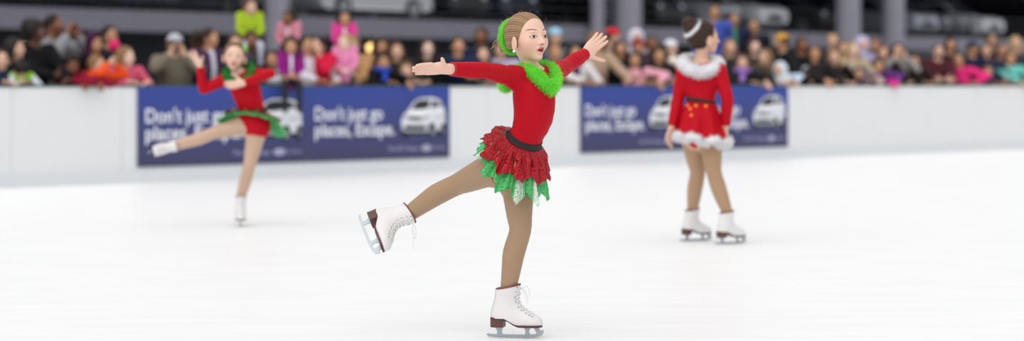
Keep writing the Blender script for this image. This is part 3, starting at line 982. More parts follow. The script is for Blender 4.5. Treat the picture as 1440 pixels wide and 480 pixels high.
def banner_material():
    m, nt, b = nodes_of('banner_print')
    N = nt.nodes.new; L = nt.links.new
    tc = N('ShaderNodeTexCoord'); sp = N('ShaderNodeSeparateXYZ'); L(tc.outputs['Generated'], sp.inputs[0])
    nz = N('ShaderNodeTexNoise'); nz.inputs['Scale'].default_value = 2.5; L(tc.outputs['Generated'], nz.inputs['Vector'])
    ad = N('ShaderNodeMath'); ad.operation = 'MULTIPLY_ADD'; ad.inputs[1].default_value = .25; L(nz.outputs['Fac'], ad.inputs[0]); L(sp.outputs['Z'], ad.inputs[2])
    rp = N('ShaderNodeValToRGB'); e = rp.color_ramp.elements
    e[0].position = .15; e[0].color = (*hexc('#3C3C62'), 1); e[1].position = 1.05; e[1].color = (*hexc('#2B4296'), 1)
    n = rp.color_ramp.elements.new(.55); n.color = (*hexc('#3A3F74'), 1)
    L(ad.outputs[0], rp.inputs[0]); L(rp.outputs[0], b.inputs['Base Color'])
    b.inputs['Roughness'].default_value = .55
    MATS['banner_print'] = m
    return m

def flat_text(name, body, u0, u1, z, cap, mat, parent, off, bold=.0, align=None):
    """raised vinyl lettering lying on the boards, fitted between u0 and u1, baseline z"""
    cu = bpy.data.curves.new(name, 'FONT'); cu.body = body; cu.size = 1; cu.extrude = .002; cu.offset = bold
    cu.resolution_u = 3
    tmp = bpy.data.objects.new(name, cu); COL.objects.link(tmp)
    dg = bpy.context.evaluated_depsgraph_get(); dg.update()
    me = bpy.data.meshes.new_from_object(tmp.evaluated_get(dg))
    bpy.data.objects.remove(tmp); bpy.data.curves.remove(cu)
    n = len(me.vertices); co = np.empty(n * 3, np.float32); me.vertices.foreach_get('co', co); co = co.reshape(-1, 3)
    x0, x1 = co[:, 0].min(), co[:, 0].max()
    sx = (u1 - u0) / (x1 - x0); sy = cap / .69
    w = np.array([BA + BD * (u0 + (p[0] - x0) * sx) + V3(0, 0, z + p[1] * sy) + BN * (off + p[2] * .6) for p in co])
    w -= np.array(parent.location)
    me.vertices.foreach_set('co', w.astype(np.float32).ravel()); me.materials.clear(); me.materials.append(mat); me.update()
    return link(bpy.data.objects.new(name, me), parent)

def suv_picture(parent, u0, u1, z0, z1, off):
    """the printed car: flat layers of vinyl"""
    mats = [plain('print_white', '#E6E8EE', .5), plain('print_dark', '#22262F', .5), plain('print_grey', '#A9B0BD', .5), plain('print_tyre', '#15161B', .6), plain('print_light', '#F6F7FA', .4), plain('print_mid', '#6B7280', .5)]
    mb = MB()
    layer = [0]
    def P(pts, mi):
        mb.mi = mi; o = off + .0012 * layer[0]; layer[0] += 1
        mb.prism([on_board(u0 + (u1 - u0) * x, z0 + (z1 - z0) * y, o) for x, y in pts], tuple(BN * .001))
    def ell(cx, cy, rx, ry, n=16): return [(cx + rx * math.cos(2*math.pi*i/n), cy + ry * math.sin(2*math.pi*i/n)) for i in range(n)]
    P([(.02, .10), (.98, .12), (.96, .20), (.05, .20)], 3)                                      # ground shadow
    for cx, rx in ((.12, .075), (.69, .075), (.93, .05)): P(ell(cx, .16, rx, .15), 3)            # wheels
    P([(.03, .30), (.02, .45), (.06, .58), (.18, .70), (.30, .90), (.42, .98), (.70, 1.0), (.86, .94), (.95, .78), (.99, .60), (.99, .34), (.93, .22), (.80, .20), (.62, .17), (.18, .17), (.06, .20)], 0)
    P([(.24, .71), (.34, .90), (.44, .94), (.66, .94), (.62, .74), (.46, .70)], 1)              # windscreen
    P([(.67, .74), (.71, .93), (.80, .91), (.84, .77)], 1); P([(.86, .77), (.83, .90), (.89, .84), (.93, .77)], 1)
    P([(.10, .60), (.22, .695), (.60, .715), (.64, .60), (.40, .55)], 4)                        # bonnet
    P([(.17, .46), (.20, .55), (.46, .53), (.45, .44)], 1)                                      # grille
    P([(.18, .485), (.19, .505), (.455, .495), (.455, .475)], 2)
    P([(.05, .50), (.07, .58), (.17, .56), (.155, .48)], 2); P([(.48, .46), (.49, .54), (.63, .58), (.60, .49)], 2)   # headlights
    P([(.07, .23), (.09, .33), (.54, .32), (.56, .22)], 1)                                      # lower intake
    P([(.12, .18), (.13, .22), (.50, .215), (.50, .175)], 2)
    P(ell(.685, .22, .085, .17), 1); P(ell(.69, .17, .052, .11), 5); P(ell(.69, .17, .02, .04), 2)
    P(ell(.93, .24, .05, .14), 1); P(ell(.93, .19, .03, .09), 5)
    P([(.72, .52), (.97, .56), (.97, .53), (.72, .49)], 2)
    return mb.build('car_picture', mats, parent)

def build_banners():
    W = plain('vinyl_white', '#EDEFF6', .5); Lv = plain('vinyl_lilac', '#A7A6CC', .5)
    mat = banner_material()
    r = board_u(957)
    where = ['leftmost of the four, behind the girl bending', 'right of the one behind the bending girl', 'next to the white boards in the middle, left arm of the girl in back view beside it', 'rightmost of the four, right of the girl seen from behind']
    labs = ['blue car advertising banner on the boards, leftmost, behind the bending girl',
            'blue car advertising banner on the boards directly left of the front skater',
            'blue car advertising banner on the boards, third from the left, right of the front skater',
            'blue car advertising banner on the boards, rightmost, ending under the light blue hood']
    for k, (pa, pb) in enumerate(((192, 431), (432, 631), (815, 963), (964, 1107))):
        ua, ub = board_u(pa), board_u(pb); wd = ub - ua
        o = thing('advertising_banner', labs[k], 'banner', on_board((ua + ub) / 2, .165, .016), 'advertising banners on the boards')
        mb = MB(); p = [on_board(ua, .165, .015), on_board(ub, .165, .015), on_board(ub, 1.034, .015), on_board(ua, 1.034, .015)]
        mb.prism(p, tuple(BN * .004)); mb.build('printed_panel', mat, o)
        f = lambda t: ua + wd * t
        flat_text('lettering', "Don't just go", f(.045), f(.51), .645, .152, W, o, .0205, .012)
        flat_text('lettering', "places, Escape.", f(.045), f(.595), .458, .152, W, o, .0205, .012)
        suv_picture(o, f(.635), f(.965), .40, .905, .0205)
        flat_text('caption', "The 2017 Escape", f(.545), f(.765), .268, .05, Lv, o, .0205, .008)
        mb = MB(); c0, rx, rz = f(.825), wd * .036, .036
        pts = [on_board(c0 + rx * math.cos(t), .29 + rz * math.sin(t), .0205) for t in np.linspace(0, 2 * math.pi, 28)[:-1]]
        mb.prism(pts, tuple(BN * .002)); lg = mb.build('logo', plain('vinyl_oval', '#C9CBE2', .5), o)
        flat_text('logo_script', "Ford", c0 - rx * .66, c0 + rx * .66, .274, .036, plain('vinyl_navy', '#34488F', .5), o, .0235, .004)
        flat_text('slogan', "Go Further", f(.872), f(.965), .275, .036, Lv, o, .0205, .006)

# ------------------------------------------------------------------ parking garage behind the crowd
def gar_s(px): return 62.7 - .0189 * px
def gar_pt(px):
    Y = FPX / gar_s(px); return V3((px - CX) * Y / FPX, Y, 0)
GA, GB = gar_pt(0), gar_pt(1440)
GD = nrm(GB - GA); GN = V3(GD[1], -GD[0], 0)
def gar_u(px): return float((gar_pt(px) - GA) @ GD)
def gar(u, z, off=0.0): return GA + GD * u + GN * off + V3(0, 0, z)
DECK0, DECK1, TOP0 = 2.33, 2.83, 5.35

def build_garage():
    conc = plain('concrete', '#8B8996', .85, noise=.12, nscale=3)
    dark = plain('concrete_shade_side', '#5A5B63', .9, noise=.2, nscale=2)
    o = thing('parking_garage', 'grey concrete parking garage with columns behind the crowd', 'building', gar(20, 0, 0))
    u0, u1, dp = -60, 130, 26
    def slab(name, z0, z1, off0, off1, m, a=u0, b=u1):
        mb = MB(); p = [gar(a, z0, off0), gar(b, z0, off0), gar(b, z0, off1), gar(a, z0, off1)]
        mb.prism(p, (0, 0, z1 - z0)); return mb.build(name, m, o)
    slab('deck', DECK0, DECK1, 0, -dp, conc)
    slab('upper_deck', TOP0, TOP0 + .9, .2, -dp, conc)
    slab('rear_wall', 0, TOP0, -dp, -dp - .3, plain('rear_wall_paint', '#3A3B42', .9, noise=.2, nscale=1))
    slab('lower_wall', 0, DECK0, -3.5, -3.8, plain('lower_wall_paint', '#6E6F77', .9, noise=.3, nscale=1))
    # steel cable rail along the deck edge
    mb = MB()
    for z in (3.0, 3.3, 3.6): mb.tube([gar(u0, z, -.1), gar(u1, z, -.1)], .012, 6)
    mb.build('cable_rail', plain('cable_steel', '#6E7078', .5, metal=.5), o)
    for px, wpx, off in ((380.5, 33, .25), (829, 17, .3), (873, 38, .25), (926, 18, -.9), (1184.5, 33, .25), (1248.5, 29, .25), (120, 30, -6), (-250, 33, .25), (1640, 30, .25)):
        u = gar_u(px); w = wpx / gar_s(px) * .5
        mb = MB(); 
        p = [gar(u, 0, off) + (GD * x + GN * y) for x, y in ((-w * .75, w * .75), (-w, 0), (-w * .75, -w * .75), (0, -w), (w * .75, -w * .75), (w, 0), (w * .75, w * .75), (0, w))]
        mb.prism(p, (0, 0, TOP0)); mb.build('column', plain('column_paint', '#A09FAC', .8, noise=.08, nscale=4), o, smooth=False)
    # louvred screen between two columns
    ua, ub = gar_u(838), gar_u(856)
    for i in range(16):
        z = DECK1 + .15 + i * .16
        mb = MB(); a, b = gar(ua, z, .12), gar(ub, z, .12)
        mb.prism([a, b, b + GN * -.10 + V3(0, 0, .08), a + GN * -.10 + V3(0, 0, .08)], (0, 0, .02))
        mb.build('louvre_slat', plain('louvre_metal', '#7D7E88', .5, metal=.3), o)

def car_mesh():
    """hatch-back/SUV body, returns dict of meshes in local coords (x forward, z up)"""
    prof = [(-2.15, .35), (-2.22, .55), (-2.2, .85), (-2.12, 1.0), (1.0, .98), (1.75, .92), (2.1, .80), (2.2, .60), (2.18, .35), (1.9, .26), (-1.95, .26)]
    sec = lambda x: .90 - .10 * max(0, abs(x) - 1.5) ** 2
    mb = MB(); N = len(prof)
    rings = []
    for s, k in ((-1, .93), (-.985, 1.0), (.985, 1.0), (1, .93)):
        rings.append([mb.bm.verts.new((x * (1 if k == 1 else .985), s * sec(x), .6 + (z - .6) * k)) for x, z in prof])
    for a, b in zip(rings, rings[1:]):
        for i in range(N):
            j = (i + 1) % N; mb.bm.faces.new((a[i], a[j], b[j], b[i]))
    mb.bm.faces.new(rings[0][::-1]); mb.bm.faces.new(rings[-1])
    body = mb
    cab = MB()
    gp = [(-2.05, .98), (-1.85, 1.42), (-1.5, 1.56), (-.1, 1.58), (.25, 1.52), (1.05, .96)]
    def ring(s, inset): return [cab.bm.verts.new((x, s * (.86 - .20 * (z - .97) / .6) , z)) for x, z in gp]
    a, b = ring(-1, 0), ring(1, 0)
    for i in range(len(gp)):
        j = (i + 1) % len(gp); cab.bm.faces.new((a[i], a[j], b[j], b[i]))
    cab.bm.faces.new(a[::-1]); cab.bm.faces.new(b)
    glass = MB()
    def g(x0, z0, x1, z1, x2, z2, x3, z3, s):
        yy = lambda z: s * (.86 - .20 * (z - .97) / .6 + .006)
        glass.prism([(x, yy(z), z) for x, z in ((x0, z0), (x1, z1), (x2, z2), (x3, z3))], (0, s * .006, 0))
    for s in (-1, 1):
        g(-1.75, 1.04, -.60, 1.04, -.62, 1.49, -1.55, 1.48, s); g(-.50, 1.04, .80, 1.02, .22, 1.46, -.50, 1.50, s)
    glass.prism([(.33, -.60, 1.47), (.33, .60, 1.47), (1.00, .76, 1.02), (1.00, -.76, 1.02)], (.02, 0, .015))
    glass.prism([(-1.90, -.62, 1.38), (-1.90, .62, 1.38), (-2.06, .78, 1.03), (-2.06, -.78, 1.03)], (-.02, 0, .012))
    wheels = []
    for x in (-1.38, 1.36):
        for s in (-1, 1):
            w = MB(); w.lathe([(.20, -.11), (.31, -.10), (.33, -.06), (.33, .06), (.31, .10), (.20, .11)], (x, s * .80, .33), (0, 1, 0), 24)
            wheels.append((w, x, s))
    return body, cab, glass, wheels

def build_cars():
    glassm = plain('car_glass', '#2A323C', .08, spec=.9)
    tyre = plain('tyre', '#141416', .8); rim = plain('wheel_rim', '#A8AAB0', .35, metal=.7)
    lampm = plain('headlamp', '#DDE2E8', .15)
    paints = {'white': '#DADDE2', 'silver': '#A6ABB6', 'black': '#1B1C22', 'navy': '#252C44', 'grey': '#6B6F79', 'red': '#7A1F24'}
    specs = [  # px, distance behind the edge, heading (0 = nose towards the rink), paint, label
        (405, 2.9, 0.1, 'grey', 'grey parked car on the deck edge, left of the white car'),
        (575, 2.0, 1.57, 'white', 'white parked car seen from its side on the deck at upper middle left'),
        (700, 3.2, 0.0, 'black', 'black parked car on the deck above the front skater'),
        (770, 3.2, 0.0, 'navy', 'navy parked car on the deck, right of the front skater\'s head'),
        (980, 3.2, 0.05, 'black', 'black parked car on the deck above the girl seen from behind'),
        (1050, 3.0, 0.0, 'silver', 'silver parked car on the deck, right of the girl with white hair band'),
        (1118, 3.0, 0.0, 'white', 'white parked car on the deck, left of the twin columns'),
        (1216, 3.4, 0.0, 'black', 'black parked car on the deck between the twin columns'),
        (1332, 3.0, 0.0, 'silver', 'silver parked car on the deck, first right of the twin columns'),
        (1378, 3.2, 0.0, 'grey', 'grey parked car on the deck, second right of the twin columns'),
        (1425, 3.0, 0.0, 'white', 'white parked car on the deck at the right picture edge'),
        (60, 3.0, 0.0, 'black', 'black parked car on the deck at the left picture edge'),
        (160, 3.0, 0.0, 'navy', 'navy parked car on the deck above the girl in pink, far left'),
        (250, 3.0, 0.0, 'grey', 'grey parked car on the deck above the man in the cap'),
    ]
    base = None
    ang0 = math.atan2(GN[1], GN[0])
    for px, back, hd, paint, lab in specs:
        loc = gar(gar_u(px), DECK1, -back)
        pm = plain('car_paint_' + paint, paints[paint], .25, spec=.6)
        if base is None:
            body, cab, glass, wheels = car_mesh()
            o = thing('car', lab, 'car', loc, 'parked cars on the deck', ang0 + hd)
            kids = []
            kids.append(body.build('body', pm, o, world=False, bevel=.04)); kids.append(cab.build('cabin', pm, o, world=False, bevel=.05))
            kids.append(glass.build('windows', glassm, o, world=False))
            for w, x, s in wheels: 
                wo = w.build('wheel', tyre, o, world=False, smooth=True); kids.append(wo)
                h = MB(); h.lathe([(.02, -.115), (.2, -.112), (.2, .112), (.02, .115)], (x, s * .80, .33), (0, 1, 0), 16)
                kids.append((h.build('hub_cap', rim, wo, world=False), wo))
            for s in (-1, 1):
                h = MB(); h.lathe([(.02, .0), (.13, .0), (.12, .05), (.05, .07)], (2.08, s * .62, .72), (1, 0, 0), 12); kids.append(h.build('headlamp', lampm, o, world=False, smooth=True))
            h = MB(); h.box((2.14, -.42, .42), (2.225, .42, .62)); kids.append(h.build('grille', plain('grille_black', '#18191C', .5), o, world=False, bevel=.02))
            base = (o, kids)
        else:
            o = thing('car', lab, 'car', loc, 'parked cars on the deck', ang0 + hd)
            mp = {}
            for k in base[1]:
                par = None
                if isinstance(k, tuple): k, par = k
                c = k.copy(); COL.objects.link(c); c.parent = o if par is None else mp[par]
                mp[k] = c
                if k.name.split('.')[0] in ('body', 'cabin'):
                    c.material_slots[0].link = 'OBJECT'; c.material_slots[0].material = pm
    # round lamps shining under the deck
    glow = emit('lamp_glow', '#FFCB80', 3.2)
    for px, py, lab in ((33, 68, 'small round glowing amber lamp under the deck at far left'), (521, 67, 'small round glowing amber lamp under the deck left of the long-haired women')):
        off = -1.0
        Y = FPX / gar_s(px); p = at(px, py, Y)
        t = thing('lamp', lab, 'lamp', p, 'amber lamps under the deck')
        mb = MB(); mb.lathe([(.01, -.10), (.06, -.085), (.10, -.03), (.10, .03), (.06, .085), (.01, .10)], p, (0, 0, 1), 16); mb.build('glass_globe', glow, t, smooth=True)
        mb = MB(); mb.tube([p + V3(0, 0, .09), V3(p[0], p[1], DECK0 + .0) - GN * .05], .015, 6); mb.build('hanger', plain('lamp_iron', '#303036', .6), t)
# ------------------------------------------------------------------ the two skaters further back
def ruffle(name, mat, root, c, axis, U, W, r0, flare, L0, NT=200, NL=12, drop=.02, amp=.25, lobes=(11, 7), zig=0.0, npts=14, seed=1, shape=None, thick=.003):
    """gathered ring of cloth hanging from an ellipse. U,W: in-plane axes; r0 = (ru, rw)"""
    r = np.random.default_rng(seed); w = r.uniform(0, 6, 4)
    V = []
    for i in range(NT):
        th = 2 * math.pi * i / NT
        out = math.cos(th) * U + math.sin(th) * W
        base = c + U * r0[0] * math.cos(th) + W * r0[1] * math.sin(th)
        fold = .6 * math.sin(th * lobes[0] + w[0]) + .4 * math.sin(th * lobes[1] + w[1])
        u = (th / (2 * math.pi) * npts) % 1; L = L0 * (1 - zig + zig * (1 - abs(2 * u - 1)))
        fl = flare * (1 + amp * fold)
        if shape: fl, L = shape(th, fl, L)
        d = nrm(out * fl - axis)
        side = -math.sin(th) * U + math.cos(th) * W
        for j in range(NL):
            t = j / (NL - 1)
            p = base + d * L * t + V3(0, 0, -drop) * t * t + out * .012 * math.sin(math.pi * min(1, 1.5 * t)) + axis * amp * .12 * L * t * math.sin(th * lobes[0] * 1.0 + w[2]) + side * .02 * amp * t * math.sin(th * 21 + w[3])
            V.append(p)
    idx = np.arange(NT * NL).reshape(NT, NL); nx = np.roll(idx, -1, 0)
    Fq = np.stack([idx[:, :-1], nx[:, :-1], nx[:, 1:], idx[:, 1:]], -1).reshape(-1, 4)
    o = mesh_np(name, np.array(V), Fq, mat, root, col=np.zeros((len(V), 3)))
    s = o.modifiers.new('thickness', 'SOLIDIFY'); s.thickness = thick; s.offset = 0
    return o, np.array(V)[idx[:, -1]], np.array(V)[idx[:, -3]]

def discs(name, mat, parent, pts, nor, r):
    mb = MB()
    for p, n in zip(pts, nor):
        mb.lathe([(r * .4, -.002), (r, 0), (r * .8, .003), (r * .2, .004)], p, n, 10)
    return mb.build(name, mat, parent, smooth=True)

def boot_frame(o, X, Z):
    X = nrm(X); Z = nrm(np.asarray(Z, float) - X * np.dot(X, Z))
    end = o + .067 * X + .165 * Z; cuff = o + .074 * X + .212 * Z
    inner = [Loft([end, o + .055 * X + .10 * Z], [.029, .028], k=.03), Loft([o + .06 * X + .10 * Z, o + .12 * X + .082 * Z, o + .175 * X + .075 * Z], [.028, .024, .018], k=.02)]
    return (end, cuff), inner

def build_bending_skater():
    Y0 = 15.96
    def Q(px, py, d=0.0): return at(px, py, Y0 + d)
    root = thing('person', 'young skater at left, one leg stretched sideways, dark green collar', 'person', (Q(338, 316)[0], Y0, 0))
    B = Body(1.30)
    SKIN = hexc('#E4BEAA'); TIGHT = hexc('#C3A48E')
    pel, wai, che, nec = Q(358, 174, .02), Q(354, 154), Q(346, 128, -.03), Q(335, 105, -.05)
    ax = nrm(wai - pel + (nec - wai)); Rv = nrm(np.cross(V3(0, -1, 0), ax)); 
    Fv = V3(0, -1, 0)
    shR, elR, wrR = Q(314, 113, -.05), Q(286, 126, -.08), Q(281, 93, -.14)
    shL, elL, wrL = Q(355, 105, -.03), Q(381, 103.5, -.12), Q(342, 117, -.24)
    hc, hh = Q(330, 79, -.08), .212
    HA = frame(nrm(V3(.08, -1, -.02)), (.10, 0, 1))
    oS = Q(337, 316, .13); oS[2] = .0004; XS, ZS = V3(.16, -.98, 0), V3(.03, 0, 1)
    oF = Q(210, 213, .02); XF, ZF = V3(.06, -.99, -.04), V3(.97, .05, .22)
    eS, inS = boot_frame(oS, XS, ZS); eF, inF = boot_frame(oF, XF, ZF)
    hipS, knS = Q(362, 180, .0), Q(351, 232, -.04)
    hipF, knF = Q(349, 174, .0), Q(301, 187, -.06)
    def torso(infl=0, cut=()):
        return B.torso([pel - ax * .03, pel + (wai - pel) * .5, wai, wai + (che - wai) * .5, che, che + (nec - che) * .6, nec], [Rv] * 7,
                       [.080, .080, .070, .074, .080, .072, .034], [.066, .062, .052, .056, .060, .048, .030], infl, cut=cut)
    def sho(infl=0): return [Loft([nec + (sh - nec) * .2, sh], [.030 + infl, .036 + infl], k=.035, n=1) for sh in (shR, shL)]
    neck = Loft([nec - ax * .03, nec + ax * .02, hc - HA[2] * .055], [.042, .036, .038], k=.03, n=2)
    legs = [B.leg(hipS, knS, eS[0], V3(0, 1, 0), cuff=eS[1]), B.leg(hipF, knF, eF[0], V3(0, .5, -.8), cuff=eF[1])] + inS + inF
    LF = Field(legs)
    hands = hand_prims(wrR, V3(-.42, -.25, .85), V3(.6, -.5, .5), V3(.5, -.8, .1), .15, curl=(.15, .2, .25, .3), splay=.22, k=.005) + \
        hand_prims(wrL, V3(-.98, -.05, -.16), V3(0, -.2, .95), V3(0, .95, .1), .15, curl=(.12, .15, .15, .2), splay=.08, k=.005)
    def colf(P):
        col = np.tile(np.array(SKIN), (len(P), 1)); m = (LF.points(P) < .006) & (P[:, 2] < pel[2] + .02); col[m] = TIGHT
        q = (P - hc) @ HA.T / hh; hm = (np.abs(q) < .62).all(1); sub = col[hm]
        face_colour(q[hm], sub, SKIN, lips=hexc('#C25560'), brow=hexc('#8A6A52')); col[hm] = sub
        return col
    sdf_obj('body', [torso()] + sho() + [neck, B.arm(shR, elR, wrR), B.arm(shL, elL, wrL)] + head_prims(hc, HA, hh) + hands + legs, .0036, M_SKIN, root, colf=colf)
    fR, fL = nrm(wrR - elR), nrm(wrL - elL)
    lt = [torso(.005, cut=[(nec, nrm(nec - che))])] + sho(.005) + [
        B.arm(shR, elR, wrR + fR * .02, infl=.0055, cut=[(wrR - fR * .005, fR)]), B.arm(shL, elL, wrL + fL * .02, infl=.0055, cut=[(wrL - fL * .005, fL)])]
    for h, k, fr in ((hipS, knS, .22), (hipF, knF, .14)):
        lt.append(Loft([h + V3(0, 0, .02), h + (k - h) * .35], [.086, .081], k=.03, n=1, cut=[(h + (k - h) * fr, nrm(nrm(k - h) + V3(0, 0, -.35)))]))
    sdf_obj('leotard', lt, .0042, MATS['red_stretch'], root)
    bc = wai - ax * .012
    bx_ = nrm(V3(-.03, 0, 1)); sdf_obj('belt', [torso(.010, cut=[(bc + bx_ * .014, bx_), (bc - bx_ * .014, -bx_)])], .0036, M_BLACK, root)
    sax = nrm(V3(.12, .10, 1)); U = nrm(V3(-1, 0, .12)); W = nrm(np.cross(sax, U))
    g = sequin('green_leaf_sequin', '#1B8A40', '#63CB7C', 240, rough=.35, glint=.4, metal=.25)
    def shp(th, fl, L):
        s = math.cos(th)                       # U points to her right (viewer's left)
        f = max(0, math.sin(th)) ** 1.5; return fl * (.85 + 3.6 * f), L * (1.12 - .08 * s) * (1 - .68 * f)
    sk, rim, _ = ruffle('skirt_underlayer', g, root, bc - ax * .016, sax, U, W, (.105, .082), 1.7, .185, amp=.30, drop=.02, zig=.25, npts=16, seed=4, shape=shp)
    rd = MATS['red_sequin']
    _, rim2, r3 = ruffle('skirt_overlayer', rd, root, bc - ax * .004, sax, U, W, (.105, .082), 2.8, .105, amp=.12, drop=.004, seed=5, shape=shp)
    ks = [i for i in range(0, 200, 20)]
    discs('gold_sequins', plain('gold_foil', '#E8B33A', .18, metal=.9), root, [r3[i] + sax * .006 for i in ks], [nrm(sax + .5 * V3(0, -1, 0))] * len(ks), .010)
    cp = [Q(335, 117, -.14), Q(324, 112, -.13), Q(317, 104, -.09), Q(324, 96, .02), Q(336, 93, .06), Q(350, 92, .02), Q(354, 98, -.07), Q(347, 110, -.13)]
    fc = fluff('feather_collar', cp, 3500, .020, .0018, root, rad=.026, seed=14, cA=hexc('#1F7A32'), cB=hexc('#4FB04F'), droop=.1, inner=.7)
    mb = MB(); mb.tube(catmull(np.vstack([cp, cp[:1]]), 5)[:-1], .022, 8, closed=True); mb.build('collar_band', plain('collar_dark_green', '#2A8A3C', .9), fc, smooth=True)
    lo, hi = hexc('#5A3F2C'), hexc('#8F6C4C')
    def HL(x, y, z): return hc + hh * (x * HA[0] + y * HA[1] + z * HA[2])
    sdf_obj('hair', hair_cap(hc, HA, hh, .03, cy=.49) + [Ell(HL(0, -.52, .22), hh * .2, HA, k=.03)], .0034, M_HAIR, root, colf=lambda P: strand_tint(lo, hi, lo, P, hc, HA, hh, 40))
    mb = MB()
    for k in range(5):
        a = k * 1.256; c = HL(-.33 + .05 * math.cos(a), .12, .30 + .06 * math.sin(a)); mb.lathe([(.002, -.004), (.012, -.003), (.012, .003), (.002, .005)], c, HA[1] - .6 * HA[0], 10)
    mb.build('hair_clip', plain('clip_green', '#6FD35A', .5), root, smooth=True)
    boot_mesh_and_parts(oS, XS, ZS, root, res=.0034, detail=False, label='white boot standing on the ice')
    boot_mesh_and_parts(oF, XF, ZF, root, res=.0034, detail=False, label='white boot stretched out sideways')
    return root

def build_back_view_skater():
    Y0 = 14.15
    def Q(px, py, d=0.0): return at(px, py, Y0 + d)
    root = thing('person', 'young skater seen from behind in a red dress trimmed with white fur', 'person', (Q(985, 340)[0], Y0, 0))
    B = Body(1.42)
    SKIN = hexc('#D9AF98'); TIGHT = hexc('#AE8C6E')
    Fv = nrm(V3(.42, .91, 0)); Rv = nrm(np.cross(Fv, V3(0, 0, 1)))
    pel, wai, che, nec = Q(985, 180, .02), Q(986, 141), Q(986, 112, .0), Q(986, 90, .02)
    shL, elL, wrL = Q(961, 102, .06), Q(953, 143, .04), Q(945, 179, .0)
    shR, elR, wrR = Q(1011, 99, -.06), Q(1023, 140, -.10), Q(1020, 177, -.06)
    hc, hh = Q(990, 52, .03), .222
    HA = frame(nrm(V3(.93, .30, .0)), (.02, 0, 1))
    oL = Q(959.5, 339.5, 0); oL = at(959.5, 339.5, CAMZ * FPX / (339.5 - HZ)); oR = at(1009, 344, CAMZ * FPX / (344 - HZ))
    oL[2] = oR[2] = .0004
    X1, X2, Z = V3(.93, .36, 0), V3(.90, .43, 0), V3(0, 0, 1)
    eL, inL = boot_frame(oL, X1, V3(.05, 0, 1)); eR, inR = boot_frame(oR, X2, V3(-.02, 0, 1))
    hipL, knL = Q(973, 188, .06), Q(981, 243, .16)
    hipR, knR = Q(997, 188, -.02), Q(1004, 243, -.02)
    up = V3(0, 0, 1)
    def torso(infl=0, cut=()):
        return B.torso([pel - up * .04, pel + up * .03, wai, (wai + che) / 2, che, che + (nec - che) * .5, nec], [Rv] * 7,
                       [.082, .080, .062, .072, .082, .074, .034], [.070, .064, .050, .056, .060, .048, .030], infl, cut=cut)
    def sho(infl=0): return [Loft([nec + (sh - nec) * .2 - up * .01, sh], [.030 + infl, .038 + infl], k=.035, n=1) for sh in (shR, shL)]
    neck = Loft([nec - up * .03, nec + up * .03, hc - HA[2] * .055 - HA[1] * .015], [.046, .040, .042], k=.03, n=2)
    legs = [B.leg(hipL, knL, eL[0], -Fv, cuff=eL[1]), B.leg(hipR, knR, eR[0], -Fv, cuff=eR[1])] + inL + inR
    LF = Field(legs)
    hands = hand_prims(wrL, V3(-.30, -.1, -.95), V3(.6, .6, -.2), V3(.8, 0, -.2), .155, curl=(.25, .3, .35, .4), splay=.10, k=.006) + \
        hand_prims(wrR, V3(.10, .05, -.99), V3(-.2, .9, 0), V3(-.9, 0, 0), .155, curl=(.2, .25, .3, .35), splay=.10, k=.006)
    def colf(P):
        col = np.tile(np.array(SKIN), (len(P), 1)); m = (LF.points(P) < .006) & (P[:, 2] < pel[2] + .02) & (np.abs(P[:, 0] - pel[0]) < .145); col[m] = TIGHT
        m = (P[:, 2] < .6); col[m] = TIGHT
        q = (P - hc) @ HA.T / hh; hm = (np.abs(q) < .62).all(1); sub = col[hm]
        face_colour(q[hm], sub, SKIN, lips=hexc('#B8525A'), brow=hexc('#3A2A22')); col[hm] = sub
        return col
    sdf_obj('body', [torso()] + sho() + [neck, B.arm(shR, elR, wrR, k=.02), B.arm(shL, elL, wrL, k=.02)] + head_prims(hc, HA, hh) + hands + legs, .0036, M_SKIN, root, colf=colf)
    fR, fL = nrm(wrR - elR), nrm(wrL - elL)
    lt = [torso(.006, cut=[(nec, up)])] + sho(.006) + [
        B.arm(shR, elR, wrR + fR * .02, infl=.007, cut=[(wrR - fR * .005, fR)], k=.02), B.arm(shL, elL, wrL + fL * .02, infl=.007, cut=[(wrL - fL * .005, fL)], k=.02)]
    sdf_obj('dress_top', lt, .0042, MATS['red_stretch'], root)
    ba = nrm(V3(.16, 0, 1)); bc = wai - ba * .005
    sdf_obj('belt', [torso(.011, cut=[(bc + ba * .013, ba), (bc - ba * .013, -ba)])], .0036, M_BLACK, root)
    def shp(th, fl, L):
        s = math.cos(th); return fl * (1 + .35 * (1 - abs(s))), L * (1 + .10 * s)
    sk, rim, rim3 = ruffle('skirt', MATS['red_stretch'], root, bc - ba * .01, nrm(V3(.03, -.02, 1)), Rv, Fv, (.094, .078), .36, .25, amp=.22, drop=.004, lobes=(9, 6), seed=8, shape=shp)
    fh = fluff('fur_hem', rim[::3], 9000, .026, .0022, root, rad=.022, seed=21, cA=(.78, .78, .80), cB=(.93, .93, .94), droop=.25, inner=.6)
    mb = MB(); mb.tube(list(rim[::3]), .020, 8, closed=True); mb.build('hem_band', plain('fur_white', '#EFEFF2', .9), fh, smooth=True)
    cp = [Q(985, 101, -.13), Q(969, 96, -.09), Q(961, 88, .0), Q(966, 84, .10), Q(985, 84, .14), Q(1003, 86, .10), Q(1010, 90, .0), Q(1003, 96, -.10)]
    fc = fluff('fur_collar', cp, 7000, .026, .0022, root, rad=.034, seed=22, cA=(.80, .80, .82), cB=(.93, .93, .94), droop=.2, inner=.8)
    mb = MB(); mb.tube(catmull(np.vstack([cp, cp[:1]]), 5)[:-1], .034, 8, closed=True); mb.build('collar_band', MATS['fur_white'], fc, smooth=True)
    # gold paillettes on the back of the skirt
    tg = [Q(966, 144, -.17), Q(980, 148, -.2), Q(995, 149, -.2), Q(972, 153, -.2), Q(973, 162, -.21)]
    sv = np.array([v.co[:] for v in sk.data.vertices]) + np.array(root.location)
